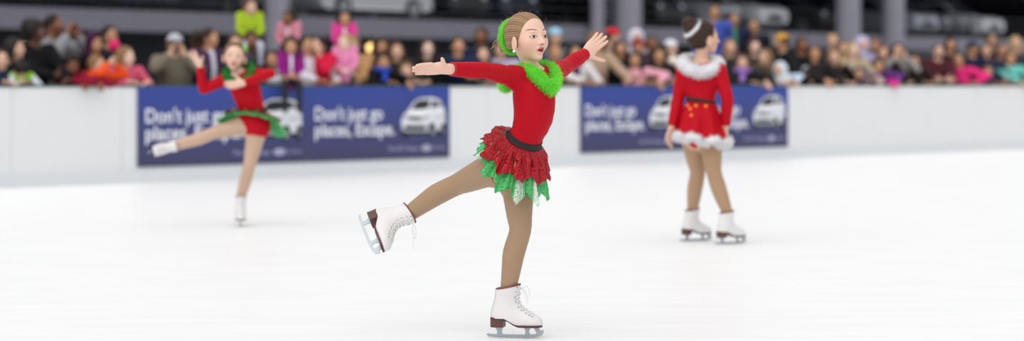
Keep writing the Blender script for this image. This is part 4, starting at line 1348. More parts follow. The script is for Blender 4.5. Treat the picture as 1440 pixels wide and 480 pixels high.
    ps = [sv[np.argmin(((sv - t) * V3(1, .15, 1) ** 2 * 1.0 if False else ((sv - t) ** 2) * V3(1, .05, 1)).sum(1))] + V3(0, -.006, 0) for t in tg]
    discs('gold_sequins', plain('copper_foil', '#FF8A34', .3, metal=.3), sk, ps, [nrm(V3(-.05, -1, .45))] * 5, .012)
    lo, hi = hexc('#1E1512'), hexc('#4A3529')
    def HL(x, y, z): return hc + hh * (x * HA[0] + y * HA[1] + z * HA[2])
    bcx = HL(.02, -.50, .36)
    hair = sdf_obj('hair', hair_cap(hc, HA, hh, .035, cy=.50, nape=-.36) + [Ell(bcx, hh * V3(.24, .22, .25), HA, k=.03)], .0034, M_HAIR, root, colf=lambda P: strand_tint(lo, hi, lo, P, hc, HA, hh, 40))
    bx = nrm(-.75 * HA[1] + .66 * HA[2]); rr = ring_from(HL(.02, -.36, .25), HA[0], nrm(np.cross(bx, HA[0])), .058, .062, 16)
    fr = fluff('hair_band', rr, 2500, .012, .0014, root, rad=.014, seed=31, cA=(.80, .80, .82), cB=(.93, .93, .94), droop=.05, inner=.7)
    mb = MB(); mb.tube(rr, .012, 8, closed=True); mb.build('band_core', MATS['fur_white'], fr, smooth=True)
    boot_mesh_and_parts(oL, X1, V3(.05, 0, 1), root, res=.0034, detail=False, label='white boot further left')
    boot_mesh_and_parts(oR, X2, V3(-.02, 0, 1), root, res=.0034, detail=False, label='white boot further right')
    return root
# ------------------------------------------------------------------ spectators behind the boards
SKINS = {'pale': '#E8C6B4', 'fair': '#DDB199', 'tan': '#C4926F', 'olive': '#B98A68', 'brown': '#8A5A3F', 'dark': '#5A3828'}
HAIRS = {'black': ('#0F0C0C', '#2A211E'), 'dark': ('#1C130F', '#3D2C22'), 'brown': ('#3A261A', '#6A4A33'), 'light': ('#6A4C33', '#A07C57'), 'blond': ('#8A6A45', '#C9A878'), 'auburn': ('#4A2A1A', '#8A5632'), 'grey': ('#77736F', '#B0ABA6')}
_count = [0]

def ray_at_boards(px, off):
    r = V3((px - CX) / FPX, 1, 0)
    return float((BA @ BN - off) / (r @ BN))

def cloth(col):
    return plain('cloth_' + col.lstrip('#'), col, .85, noise=.10, nscale=35, spec=.2)

def spectator(px, py, label, off=.45, a=0, head=None, tilt=0, kid=False, skin='fair', hair='dark', style='short', top='#26272E', under=None,
              arms=('rail', 'rail'), hat=None, hatcol=None, extra=None, lean=6, S=None, legs='#23252C', res=.0088, girth=1.05, group=None, seat=None, hand_at=None, sleeve=None, chub=1.0):
    """px,py: where the photo shows the head centre; off: metres behind the boards; a: body turn from facing the camera (+ = viewer's right)"""
    Y = ray_at_boards(px, off)
    hw = at(px, py, Y)
    ca, sa = math.cos(math.radians(a)), math.sin(math.radians(a))
    F = V3(sa, -ca, 0); R_ = V3(-ca, -sa, 0); U = V3(0, 0, 1)
    ln = math.radians(lean)
    tup = U * math.cos(ln) + F * math.sin(ln); tf = F * math.cos(ln) - U * math.sin(ln)
    def hsize(S): return .222 if S > 1.5 else .195 + .027 * max(0, (S - .85)) / .65
    if S is None:
        S = 1.4
        for _ in range(20):
            hh = hsize(S); z = .52 * S + (.48 * S - hh * .5) * math.cos(ln); S += (hw[2] - z) * .9
        pel_z = .52 * S
        S = max(S, .8)
    hh = hsize(S)
    kid = kid or S < 1.4
    hd = hw
    pel = hd - tup * (.48 * S - hh * .5) 
    if S < 1.45: pass
    nec = pel + tup * (.305 * S); che = pel + tup * .20 * S; wai = pel + tup * .085 * S
    hd = hd + tf * .015
    base_z = 0.0 if seat is None else pel[2] - .02
    root = thing('person', label, 'person', (pel[0], pel[1], base_z if seat is not None else 0), group or 'spectators behind the boards')
    B = Body(S, girth * chub)
    sw = .112 * S * (1.06 if not kid else .98)
    shs = [nec + R_ * s * -sw - tup * .012 * S for s in (1, -1)]          # s=+1: her left, -1: her right
    hx = head if head is not None else a
    HFv = V3(math.sin(math.radians(hx)), -math.cos(math.radians(hx)), math.sin(math.radians(tilt)))
    HA = frame(nrm(HFv))
    up_l, fo_l, ha_l = .17 * S, .148 * S, .105 * S
    arm_j, hprims = [], []
    for i, s in enumerate((1, -1)):
        sh = shs[i]; L_ = -R_ * s                                         # outward
        mode = arms[i]; X, T, Pn = None, None, None
        if mode == 'rail':
            q = sh + L_ * -.03 * S; dist = float((q - BA) @ BN)
            t = q - BN * (dist + .05); t[2] = 1.085; pole = L_ * .8 - U; X = nrm(BN * .5 - L_ * .8 + U * -.05); T = U; Pn = -U * .2 - F
            dd = t - sh
            if np.linalg.norm(dd) > .31 * S: t = sh + nrm(dd) * .31 * S
            t[2] = max(t[2], 1.08); T = nrm(F + .3 * U); Pn = -U
        elif mode == 'down': t = sh + L_ * .03 * S + F * .03 * S - U * .30 * S; pole = -F + L_ * .4; X = -U + F * .2; T = F; Pn = -L_
        elif mode == 'chest': t = che + F * .17 * S + L_ * .03 * S + U * .03 * S; pole = L_ - U * .8; X = nrm(U * .7 - L_ * .4 + F * .4); T = nrm(-F * .2 + U * .2 - L_ * .2 + F); Pn = -L_
        elif mode == 'face': t = hd + F * .15 * S * .9 + L_ * .05 * S - U * .07 * S; pole = L_ - U; X = nrm(U * .9 - L_ * .35); T = nrm(-F * .6 - L_ * .3); Pn = -L_ - F * .2
        elif mode == 'cheek': t = hd + F * .06 * S + L_ * .055 * S - U * .10 * S; pole = L_ * .5 - U + F; X = nrm(U - L_ * .2); T = -L_ * .2 - F; Pn = -L_
        elif mode == 'hip': t = pel + L_ * .13 * S + F * .03 * S + U * .05 * S; pole = L_ - F; X = nrm(-U * .3 - L_ * .6 + F * .4); T = F; Pn = -L_
        elif mode == 'lap': t = pel + F * .14 * S + L_ * .03 * S + U * .05 * S; pole = L_ - F * .3; X = nrm(F * .7 - L_ * .4); T = U - L_; Pn = -U
        elif mode == 'up': t = sh + L_ * .05 * S + F * .15 * S + U * .22 * S; pole = L_ * .7 - U; X = nrm(U + F * .1); T = -L_; Pn = F
        elif mode == 'hold': t = che + F * .20 * S - L_ * .02 * S - U * .06 * S; pole = L_ - U * .6; X = nrm(-L_ + F * .3); T = U; Pn = -F
        elif mode == 'over':  # drooping over the rail
            q = sh + L_ * .0; dist = float((q - BA) @ BN); t = q - BN * (dist - .03); t[2] = 1.095; pole = L_ - U * .3; X = nrm(BN * .8 - U * .75); T = nrm(-L_ + U * .2); Pn = -U - BN * .3
            dd = t - sh
            if np.linalg.norm(dd) > .31 * S: t = sh + nrm(dd) * .31 * S
        if hand_at and hand_at[i] is not None:
            hx_, hy_, ho_ = hand_at[i]; t = at(hx_, hy_, ray_at_boards(hx_, ho_))
        el, t = ik(sh, t, up_l, fo_l, pole)
        arm_j.append((sh, el, t))
        hprims += hand_prims(t, X, T, Pn, ha_l, curl=(.25, .28, .3, .35), splay=.12, k=.004, wide=1.08)
    # legs
    lg = []
    for s in (1, -1):
        hip = pel - R_ * s * .055 * S - tup * .01 * S
        if seat is None:
            kn = V3(hip[0], hip[1], .28 * S) + F * .02; an = V3(hip[0], hip[1], .05 * S)
            if hip[2] < .35 * S: kn[2] = hip[2] * .55
            ft = an + F * .10 * S - U * .02 * S
        else:
            kn = hip + F * .215 * S * seat[0] - U * .04 * S - R_ * s * .05 * S * seat[1]; an = kn - U * .235 * S * seat[2] + F * seat[3] * S; ft = an + F * .10 * S - U * .02 * S
        lg.append((hip, kn, an, ft))
    def torso(infl=0, cut=(), low=.05):
        return B.torso([pel - tup * low * S, pel + tup * .02 * S, wai, (wai + che) / 2, che, che + (nec - che) * .55, nec], [R_] * 7,
                       [.085, .086, .078, .080, .087, .077, .040], [.070, .068, .062, .064, .066, .052, .034], infl, cut=cut, n=2)
    def sho(infl=0): return [Loft([nec + (sh - nec) * .2 - tup * .005, sh], [.028 * S + infl, .032 * S + infl], k=.04, n=1) for sh in shs]
    neck = Loft([nec - tup * .03, nec + tup * .02 * S, hd - HA[2] * hh * .27 - HA[1] * hh * .06], S * V3(.036, .031, .033), k=.03, n=1)
    legp = [Loft([h, h + (k - h) * .5, k, a2, ], S * girth * V3(.058, .050, .037, .026), k=.04, n=2) for h, k, a2, f in lg] + [Loft([a2, f], S * V3(.027, .020), k=.02, n=1) for h, k, a2, f in lg]
    SK = hexc(SKINS[skin]); LG = hexc(legs)
    def colf(P):
        col = np.tile(np.array(SK), (len(P), 1)); col[P[:, 2] < pel[2] + .01] = LG
        q = (P - hd) @ HA.T / hh; hm = (np.abs(q) < .62).all(1); sub = col[hm]
        face_colour(q[hm], sub, SK, brow=hexc(HAIRS[hair][0]), lips=tuple(np.array(SK) * V3(.72, .45, .45))); col[hm] = sub
        return col
    sdf_obj('body', [torso()] + sho() + [neck] + [B.arm(*j, k=.02) for j in arm_j] + head_prims(hd, HA, hh, kid, .2, ear=style not in ('long', 'curly', 'hijab')) + hprims + legp, res, M_SKIN, root, colf=colf)
    # clothing
    tm = cloth(top)
    gr = .012 * S
    sl = 1.0
    jk = [torso(gr, cut=[(nec + tup * .012 * S, tup)], low=.10 if seat is None else .035)] + sho(gr)
    if sleeve is None:
        for (sh, el, t) in arm_j:
            f = nrm(t - el); jk.append(B.arm(sh, el, t, infl=gr * .75, cut=[(t - f * .01, f)], k=.025))
    jacket = sdf_obj('jacket', jk, res, tm, root)
    if sleeve is not None:
        for (sh, el, t) in arm_j:
            f = nrm(t - el); sdf_obj('sleeve', [B.arm(sh, el, t, infl=gr * .8, cut=[(t - f * .01, f)], k=.025)], res, cloth(sleeve), jacket)
    if under:
        # shirt front showing between the jacket edges
        c0 = che + F * .0
        pan = B.torso([wai - tup * .05 * S, wai, (wai + che) / 2, che, che + (nec - che) * .55, nec], [R_] * 6, [.03, .030, .032, .034, .03, .022], [.068, .064, .066, .068, .056, .040], gr * 1.15, cut=[(pel, -tup)], n=2)
        sdf_obj('shirt_front', [pan], res, cloth(under), jacket)
    # hair
    lo, hi = HAIRS[hair]; lo, hi = hexc(lo), hexc(hi)
    def HL(x, y, z): return hd + hh * (x * HA[0] + y * HA[1] + z * HA[2])
    hp = None
    if style == 'short': hp = hair_cap(hd, HA, hh, .045, cy=.52, nape=-.20)
    elif style == 'crop': hp = hair_cap(hd, HA, hh, .022, cy=.50, nape=-.15)
    elif style in ('long', 'hijab', 'curly', 'pony', 'bun', 'bob', 'afro'):
        hp = hair_cap(hd, HA, hh, {'curly': .11, 'afro': .14, 'hijab': .09}.get(style, .05), cy=.54, nape=-.34)
        if style in ('long', 'hijab', 'curly'):
            z1 = {'long': -1.05, 'hijab': -.85, 'curly': -.75}[style]; w = {'long': .13, 'hijab': .15, 'curly': .19}[style]
            for s in (-1, 1): hp.append(Loft([HL(s * .36, -.02, .05), HL(s * .40, .0, -.30), HL(s * .43, .06, -.62), HL(s * .40, .12, z1)], hh * V3(w * .8, w, w, w * .5), k=.03, n=2))
            hp.append(Loft([HL(0, -.36, .0), HL(0, -.36, -.5), HL(0, -.30, z1 * .95)], hh * V3(.30, .33, .22), hh * V3(.16, .14, .08), R=HA[0], k=.04, n=2))
        if style == 'bob':
            for s in (-1, 1): hp.append(Loft([HL(s * .38, -.06, .05), HL(s * .41, -.04, -.25), HL(s * .38, .0, -.46)], hh * V3(.11, .13, .09), k=.03, n=2))
            hp.append(Loft([HL(0, -.36, .0), HL(0, -.36, -.40)], hh * V3(.32, .30), hh * V3(.16, .12), R=HA[0], k=.04, n=1))
        if style == 'pony': hp.append(Loft([HL(0, -.48, .20), HL(0, -.72, .12), HL(0, -.80, -.2), HL(0, -.72, -.6)], hh * V3(.10, .15, .16, .06), k=.02, n=2))
        if style == 'bun': hp.append(Ell(HL(0, -.42, .46), hh * .24, HA, k=.02))
        if style == 'afro': hp.append(Ell(HL(0, -.45, .30), hh * V3(.36, .34, .36), HA, k=.04))
    if hp:
        sdf_obj('headscarf' if style == 'hijab' else 'hair', hp, res * .95, M_HAIR if style != 'hijab' else cloth(hatcol or '#4A1F3A'), root, colf=(lambda P: strand_tint(lo, hi, lo, P, hd, HA, hh, 30)) if style != 'hijab' else None)
    if extra and 'beard' in extra:
        sdf_obj('beard', [Ell(HL(0, .16, -.30), hh * V3(.26, .24, .22), HA, k=.03), Ell(HL(0, .44, -.26), hh * V3(.11, .10, .055), HA, k=.02, sub=True), Ell(HL(0, .34, .08), hh * V3(.4, .3, .25), HA, k=.03, sub=True)], res, M_HAIR, root, colf=lambda P: strand_tint(lo, hi, lo, P, hd, HA, hh, 30))
    if hat == 'beanie':
        h = sdf_obj('beanie', [Ell(HL(0, -.06, .14), hh * V3(.43, .50, .44), HA, k=.02, cut=[(HL(0, .2, .20), -(HA[2] + .25 * HA[1]))])], res, cloth(hatcol), root)
        sdf_obj('beanie_cuff', [Ell(HL(0, -.06, .14), hh * V3(.455, .525, .46), HA, k=.02, cut=[(HL(0, .2, .20), -(HA[2] + .25 * HA[1])), (HL(0, .2, .33), HA[2] + .25 * HA[1])])], res, cloth(hatcol), h)
        if extra and 'pompom' in extra: sdf_obj('pompom', [Ell(HL(0, -.08, .64), hh * .14, HA)], res * .8, cloth(hatcol), h)
    elif hat == 'cap':
        h = sdf_obj('cap', [Ell(HL(0, -.07, .14), hh * V3(.41, .49, .42), HA, k=.02, cut=[(HL(0, .2, .17), -HA[2])])], res, cloth(hatcol), root)
        sdf_obj('cap_peak', [Ell(HL(0, .50, .185), hh * V3(.30, .30, .045), HA, k=.01)], res * .8, cloth(hatcol), h)
    elif hat == 'hood':
        sdf_obj('hood', [Ell(HL(0, -.10, .04), hh * V3(.52, .56, .60), HA, k=.02), Ell(HL(0, .55, -.02), hh * V3(.38, .50, .46), HA, k=.05, sub=True), Loft([HL(0, -.15, -.4), HL(0, -.12, -.75)], hh * V3(.40, .48), k=.06, n=1)], res, cloth(hatcol), root)
    elif hat == 'band':
        rr = ring_from(HL(0, -.06, .26), HA[0], HA[1], hh * .42, hh * .50, 16)
        mb = MB(); mb.tube(rr, hh * .07, 8, closed=True); h = mb.build('headband', cloth(hatcol), root, smooth=True)
        if extra and 'bow' in extra: sdf_obj('bow', [Ell(HL(s * .14 + .15, .32, .50), hh * V3(.16, .09, .12), HA) for s in (-1, 1)], res * .8, cloth(hatcol), h)
    if extra:
        for e in extra:
            if isinstance(e, tuple) and e[0] == 'scarf':
                rr = ring_from(nec + tup * .025 * S + F * .012, R_, F, .062 * S, .056 * S, 14)
                mb = MB(); mb.tube(rr, .024 * S, 8, closed=True)
                mb.tube([nec + F * .085 * S, che + F * .105 * S, wai + F * .10 * S + tup * .05 * S], [.024 * S, .03 * S, .026 * S], 8)
                mb.build('scarf', cloth(e[1]), root, smooth=True)
            if isinstance(e, tuple) and e[0] == 'emblem':
                mb = MB(); p = che + F * .09 * S * 1.1
                mb.lathe([(.01, -.02), (.055, -.01), (.055, .012), (.01, .016)], p - R_ * .02, F, 14); mb.build('emblem', cloth(e[1]), jacket, smooth=True)
            if isinstance(e, tuple) and e[0] == 'mittens':
                for (sh, el, t) in arm_j:
                    f = nrm(t - el); sdf_obj('mitten', [Loft([t - f * .03, t + f * ha_l * .5, t + f * ha_l * 1.0], S * V3(.022, .036, .026), k=.02, n=2)], res, cloth(e[1]), root)
            if e == 'glasses':
                mb = MB()
                for s in (-1, 1): mb.tube(ring_from(HL(s * .16, .42, .0), HA[0], HA[2], hh * .10, hh * .08, 12), .003, 5, closed=True)
                mb.tube([HL(-.06, .43, .0), HL(.06, .43, .0)], .003, 5); mb.build('glasses', M_BLACK, root)
            if e == 'hairpin':
                sdf_obj('hair_clip', [Ell(HL(-.20, -.02, .56), hh * V3(.10, .07, .05), HA)], res * .6, plain('clip_silver', '#C9CBD6', .3, metal=.6), root)
    return dict(root=root, hands=[j[2] for j in arm_j], hd=hd, hh=hh, HA=HA, F=F, R=R_, U=U, che=che, pel=pel, nec=nec, S=S)

def held_phone(p, F, R_, label, col='#17181C'):
    U = V3(0, 0, 1)
    t = thing('phone', label, 'phone', p)
    A = Matrix([[*R_], [*(-F)], [*U]]).transposed().to_4x4(); A.translation = Vector(p)
    mb = MB(); mb.box((-.038, -.004, -.075), (.038, .004, .075), A); mb.build('case', plain('phone_case' + col.lstrip('#'), col, .4), t, bevel=.004)
    mb = MB(); mb.box((-.034, .0042, -.068), (.034, .005, .068), A); mb.build('screen', plain('phone_screen', '#20242C', .1), t)
def build_crowd():
    P = spectator
    R_, D, C, FA, CK = 'rail', 'down', 'chest', 'face', 'cheek'
    SIT = (1.0, .55, .95, .0)
    # --- far left, in front of the white boards
    P(2, 84, 'boy in dark blue jacket cut off by the left picture edge', .30, 20, skin='fair', hair='dark', top='#1E2A45', arms=(R_, R_))
    P(21, 68, 'woman with long black hair and black coat, second from the left edge', .40, 35, head=70, skin='fair', hair='black', style='long', top='#17171B', arms=('hold', 'hold'))
    P(30, 98, 'toddler in a lime green and white jacket at far left', .16, 10, head=-160, S=.86, skin='fair', hair='black', style='short', top='#8CD42A', under='#E8EAF0', arms=(R_, R_), seat=(.1, .8, .5, 0), lean=12, sleeve='#DDE2EE')
    P(50, 44, 'woman with black afro bun and silver hair clip in a black jacket', .45, 50, head=72, skin='dark', hair='black', style='afro', top='#101014', arms=(R_, 'hold'), girth=1.35, extra=['hairpin'], lean=10)
    P(75, 34, 'bald man with raised hands standing behind the woman in black', .85, 62, head=75, skin='brown', hair='black', style='crop', top='#8E9096', arms=(FA, FA), girth=1.2)
    P(101, 90, 'child in a maroon jacket bending over the rail, left of the orange jacket', .24, -10, head=30, tilt=-35, skin='brown', hair='black', style='short', top='#8C1230', arms=('over', 'over'), lean=20, extra=[('mittens', '#8C1230')])
    P(131, 62, 'woman wearing a dark plum headscarf, left of the orange jacket', .60, 40, head=55, skin='tan', hair='black', style='hijab', hatcol='#43163A', top='#1A1418', arms=(D, D))
    P(154, 50, 'young man with short dark hair behind the child in orange', 1.0, 30, head=40, skin='tan', hair='black', style='short', top='#2A2A34', arms=(D, C))
    o = P(136, 92, 'small child in an orange jacket clapping with raised hands', .17, 40, head=60, skin='fair', hair='light', style='short', top='#F0531C', arms=('chest', 'chest'), lean=4, S=1.2, hand_at=((161, 90, .12), (153, 89, .02)))
    P(176, 80, 'girl with light brown hair in a pink top, right of the orange jacket', .30, 40, head=60, skin='pale', hair='light', style='bob', top='#D9607C', arms=(R_, R_))
    t = thing('flower', 'bright pink flower held up beside the young man with dark hair', 'flower', at(160.5, 64, ray_at_boards(160.5, .5)))
    petals = [Ell(at(160.5 + 4 * math.cos(k * 1.05), 64 + 4 * math.sin(k * 1.05), ray_at_boards(160.5, .5)), V3(.035, .02, .035), k=.01) for k in range(6)] + [Ell(at(160.5, 64, ray_at_boards(160.5, .48)), .028, k=.01)]
    sdf_obj('blossom', petals, .006, plain('cloth_flower', '#EE1E78', .7), t)
    pf = at(160.5, 64, ray_at_boards(160.5, .5)); mb = MB(); mb.tube([pf + V3(0, 0, -.02), pf + V3(.005, 0, -.26)], .006, 6); mb.build('stem', plain('stem_green', '#3E7A35', .7), t)
    # --- behind the two left banners
    c = P(246, 62, 'bearded man in a grey cap holding a camera to his face', .45, 15, head=25, skin='fair', hair='brown', style='short', hat='cap', hatcol='#B9BAC2', top='#7A7264', arms=(FA, FA), girth=1.25, extra=['beard'])
    cam = c['hd'] + c['F'] * .15 - V3(0, 0, .01)
    t = thing('compact_camera', 'small black camera held by the man in the grey cap', 'camera', cam)
    Fh = c['HA'][1]; Rh = c['HA'][0]
    A = Matrix([[*Rh], [*Fh], [0, 0, 1]]).transposed().to_4x4(); A.translation = Vector(cam)
    mb = MB(); mb.box((-.06, -.02, -.038), (.06, .02, .038), A); mb.box((-.02, -.02, .036), (.02, .015, .052), A); mb.build('camera_body', plain('camera_black', '#1A1B1E', .5), t, bevel=.005)
    mb = MB(); mb.lathe([(.028, .018), (.030, .05), (.026, .052), (.020, .046)], cam, Fh, 16); mb.build('lens', plain('lens_black', '#111216', .2), t, smooth=True)
    P(278, 56, 'person with black hair between the capped man and the woman in purple', .95, 30, skin='brown', hair='black', style='short', top='#1C1B22', arms=(D, D))
    P(294, 53, 'woman with dark ponytail in a plum purple vest over a white shirt', .45, 40, head=65, skin='tan', hair='dark', style='pony', top='#4A3350', under='#D9D8E6', arms=(R_, D), girth=1.15, sleeve='#5E4565')
    P(331, 62, 'boy with brown hair half hidden behind the bending girl\'s head', .50, 10, skin='fair', hair='brown', top='#3A3B44', arms=(D, D))
    P(353, 57, 'man in a dark jacket carrying the boy in lime on his shoulders', .75, 15, head=15, skin='brown', hair='black', style='short', top='#25232B', arms=(C, C), girth=1.2)
    P(351, 11, 'boy in a lime green shirt riding on the shoulders of a man', .86, 15, head=35, S=1.06, skin='fair', hair='brown', style='short', top='#A9C52E', arms=('lap', 'lap'), legs='#C9CDE2', seat=(1.0, .75, .85, .0), lean=2)
    P(385, 84, 'child in a white padded jacket left of the seated curly-haired girl', .50, -15, skin='tan', hair='dark', style='long', top='#E6E6EC', arms=(R_, R_))
    P(405, 70, 'woman carrying the girl in pale pink, hidden behind the curly-haired girl', .80, 10, skin='tan', hair='black', style='long', top='#3A3440', arms=(D, D))
    P(407, 26, 'girl in a pale pink and white top riding on shoulders', .91, -15, head=-25, S=1.0, skin='brown', hair='black', style='bun', top='#D98CA0', under='#EBDDE4', arms=('lap', 'lap'), seat=(1.0, .75, .85, .0), lean=2, legs='#33303A')
    P(409, 65, 'curly-haired girl in a magenta jacket sitting on the boards, legs dangling', -.01, 10, head=5, S=1.02, skin='tan', hair='dark', style='curly', top='#8E1A7E', under='#E3E4EE', arms=('lap', 'lap'), legs='#15161B', seat=(.85, .5, 1.2, .04), lean=0)
    P(431, 63, 'woman with black hair in a white top right of the seated curly-haired girl', .45, 25, skin='tan', hair='black', style='short', top='#E4E0EA', arms=(R_, R_))
    P(448, 64, 'child with black hair in a crimson red jacket, hand at the cheek', .38, -25, skin='fair', hair='black', style='short', top='#D01840', arms=(CK, CK), S=1.45)
    P(496, 62, 'adult in a tan coat holding the blond child in pink', .62, -10, skin='fair', hair='light', style='short', top='#B98F62', arms=('hold', 'hold'), girth=1.25)
    P(485, 60, 'blond child in a pale pink jacket held up at the rail', .20, 5, head=-25, S=1.02, skin='pale', hair='blond', style='short', top='#E08AB4', arms=('lap', 'lap'), seat=(.05, .6, .6, 0), lean=0)
    P(484, 27, 'girl with dark hair in a hot pink jacket with white vest, riding on shoulders', .80, 10, head=15, S=1.02, skin='tan', hair='black', style='bob', top='#E0489A', under='#EEEAF4', arms=('lap', 'lap'), seat=(1.0, .75, .85, .0), lean=2, legs='#3B3350')
    P(536, 66, 'woman with wavy dark brown hair right of the amber lamp', .75, 15, skin='tan', hair='dark', style='curly', top='#1B1A1E', arms=(D, D))
    P(537, 88, 'small child with a bright blue scarf below the wavy-haired woman', .30, 25, S=1.3, skin='olive', hair='black', style='short', top='#15161C', arms=('over', R_), extra=[('scarf', '#2F4FC0')])
    P(557, 72, 'woman with long brown hair in a dark olive coat', .50, 15, skin='fair', hair='brown', style='long', top='#2E2D27', arms=(R_, R_))
    P(571, 101, 'small child peeping over the rail under the skater\'s pointing hand', .24, 10, S=1.2, skin='fair', hair='light', style='short', top='#3A3B32', arms=(R_, R_))
    P(601, 68, 'woman with long dark hair and light face, left of the two men in navy', .65, 10, skin='pale', hair='dark', style='long', top='#1D1C20', arms=(D, D))
    P(644, 64, 'man with thick black hair in a navy jacket leaning on the boards', .50, 5, head=10, skin='tan', hair='black', style='short', top='#222B4A', arms=(R_, R_), girth=1.2)
    P(677, 50, 'taller man with black hair in a navy coat, behind the others', 1.0, -10, skin='brown', hair='black', style='short', top='#1D2542', arms=(D, D), girth=1.2)
    P(679, 76, 'girl with dark hair standing in front of the taller man', .40, 5, skin='fair', hair='dark', style='bob', top='#2B3350', arms=(R_, R_))
    P(704, 70, 'woman in a pale lilac jacket partly hidden by the front skater\'s hair', .60, 10, skin='fair', hair='brown', style='short', top='#B9B4CC', arms=(R_, D))
    # --- middle
    P(781, 52, 'person in a light blue beanie right of the front skater\'s head', .95, 10, skin='fair', hair='brown', style='short', hat='beanie', hatcol='#9CCBE6', top='#6A6C78', arms=(D, D))
    P(780, 74, 'child with sandy hair right of the front skater\'s mouth', .45, 15, skin='tan', hair='light', style='short', top='#3B3F46', arms=(R_, R_))
    P(807, 74, 'woman in a white jacket with a purple scarf behind the skater\'s left arm', .40, 20, skin='tan', hair='black', style='bob', top='#E7E4E6', arms=(R_, R_), extra=[('scarf', '#5A1E5E')], girth=1.15)
    P(838, 58, 'woman with bushy light brown curls in a beige jacket', .60, 30, head=40, skin='fair', hair='light', style='curly', top='#B79C85', arms=(R_, D), girth=1.2)
    P(861, 52, 'person in a bright red beanie', .95, 35, head=60, skin='fair', hair='brown', style='short', hat='beanie', hatcol='#D8132C', top='#7A6A60', arms=(D, D))
    P(872, 68, 'woman with dark hair in a dark coat right of the beige jacket', .55, 10, skin='tan', hair='black', style='bob', top='#25282C', arms=(R_, R_))
    P(893, 84, 'girl with long dark hair in a pale pink cardigan leaning over the rail', .28, -5, skin='olive', hair='black', style='long', top='#E3A4B4', arms=('over', R_))
    P(895, 54, 'person in a big white hood right of the red beanie', 1.0, 10, skin='fair', hair='brown', style=None, hat='hood', hatcol='#DAD9EA', top='#CFCFE0', arms=(D, D))
    P(897, 66, 'child with a red headband below the big white hood', .55, 10, skin='tan', hair='dark', style='short', hat='band', hatcol='#CF2236', top='#4A3A46', arms=(R_, R_))
    P(917, 61, 'boy with brown skin and short hair, left of the girl seen from behind', .80, 0, skin='brown', hair='black', style='crop', top='#2C2A33', arms=(D, D))
    P(926, 78, 'girl with dark hair in a black coat just left of the girl seen from behind', .35, 5, skin='tan', hair='dark', style='long', top='#26242B', arms=(R_, R_))
    P(943, 68, 'person in a white knitted hat touching the back-view girl\'s elbow side', .65, 15, skin='fair', hair='brown', style='short', hat='beanie', hatcol='#E4E2EC', top='#C8BFC4', arms=(R_, R_))
    P(946, 92, 'small child in a cream bobble hat behind the back-view girl\'s left arm', .28, 10, S=1.25, skin='fair', hair='light', style='short', hat='beanie', hatcol='#E9DCCB', top='#D5CBC3', arms=(R_, R_), extra=['pompom'])
    # --- right of the girl seen from behind
    st = MB(); a, b = board_u(975), board_u(1098)
    q = [on_board(a, .0, -1.75), on_board(b, .0, -1.75), on_board(b, .0, -2.75), on_board(a, .0, -2.75)]
    st.prism(q, (0, 0, .5)); tag(st.build('floor', plain('step_concrete', '#6B6C72', .9, noise=.2, nscale=4), bevel=.02), kind='structure')
    zb = .5
    for args in ((1004, 17, 'young man in a blue jacket standing higher, right of the white hair band', 2.1, 5, 'tan', 'brown', 'short', '#4458B0', None),
                 (1031, 27, 'boy with dark hair in a green and navy jacket standing in the back row', 2.2, 10, 'tan', 'dark', 'short', '#2A3052', '#4F9A5A'),
                 (1060, 37, 'tan-faced person in a dark jacket in the back row above the long-haired women', 2.0, -5, 'tan', 'black', 'crop', '#22252F', None)):
        px, py, lab, off, a_, sk, hr, sty, tp, un = args
        Y = ray_at_boards(px, off); z = at(px, py, Y)[2] - zb
        S = z + .115
        o = P(px, py, lab, off, a_, S=S, skin=sk, hair=hr, style=sty, top=tp, under=un, arms=(D, D), lean=0)
    P(1026, 66, 'woman with long light brown hair right of the back-view girl\'s collar', .70, 10, skin='fair', hair='light', style='long', top='#2B2A2E', arms=(D, D))
    P(1044, 88, 'girl with a lilac scarf leaning on the rail right of the back-view girl', .30, -5, skin='fair', hair='brown', style='bob', top='#26232A', arms=('over', R_), extra=[('scarf', '#9B76C4')])
    P(1061, 66, 'woman with straight brown hair and pale face, third right of the back-view girl', .65, 5, skin='pale', hair='brown', style='long', top='#3A382F', arms=(R_, D))
    P(1075, 80, 'girl with light brown hair below the yellow beanie', .40, 30, head=-40, skin='fair', hair='light', style='long', top='#4A4636', arms=(R_, R_))
    P(1100, 59, 'person in a mustard yellow beanie turned to the left', .60, -60, head=-80, skin='tan', hair='brown', style='short', hat='beanie', hatcol='#D9A02C', top='#1A1A1E', arms=(R_, R_), girth=1.15)
    P(1097, 99, 'small hooded child in white and pale blue at the banner\'s right end', .22, -30, S=1.12, skin='fair', hair='brown', style=None, hat='hood', hatcol='#D5E2EE', top='#DCE6F0', arms=('over', R_), sleeve='#BFD3E8')
    P(1127, 62, 'man in a black jacket with a white emblem on the chest', .50, 10, skin='brown', hair='black', style='short', top='#121215', arms=(R_, D), girth=1.3, extra=[('emblem', '#D9D9E0')])
    P(1145, 75, 'boy with short brown hair right of the black jacket with emblem', .35, 0, skin='tan', hair='brown', style='short', top='#2A2526', arms=(R_, 'over'))
    P(1171, 58, 'person with blond hair standing behind at the thick column', 1.0, 0, skin='fair', hair='blond', style='short', top='#33333A', arms=(D, D))
    P(1172, 80, 'woman with long dark blond hair in a black coat at the boards', .35, 5, skin='fair', hair='light', style='long', top='#141418', arms=(R_, R_))
    P(1186, 68, 'man with short auburn hair below the thick column', .70, 5, skin='fair', hair='auburn', style='short', top='#2A211F', arms=(D, D))
    P(1199, 70, 'woman with light hair in a beige top left of the lavender hood', .50, 10, skin='pale', hair='blond', style='long', top='#B8A892', arms=(R_, R_))
    P(1206, 104, 'tiny child looking over the rail below the lavender hood', .20, 5, S=1.10, skin='tan', hair='black', style='short', top='#26355E', arms=(R_, R_))
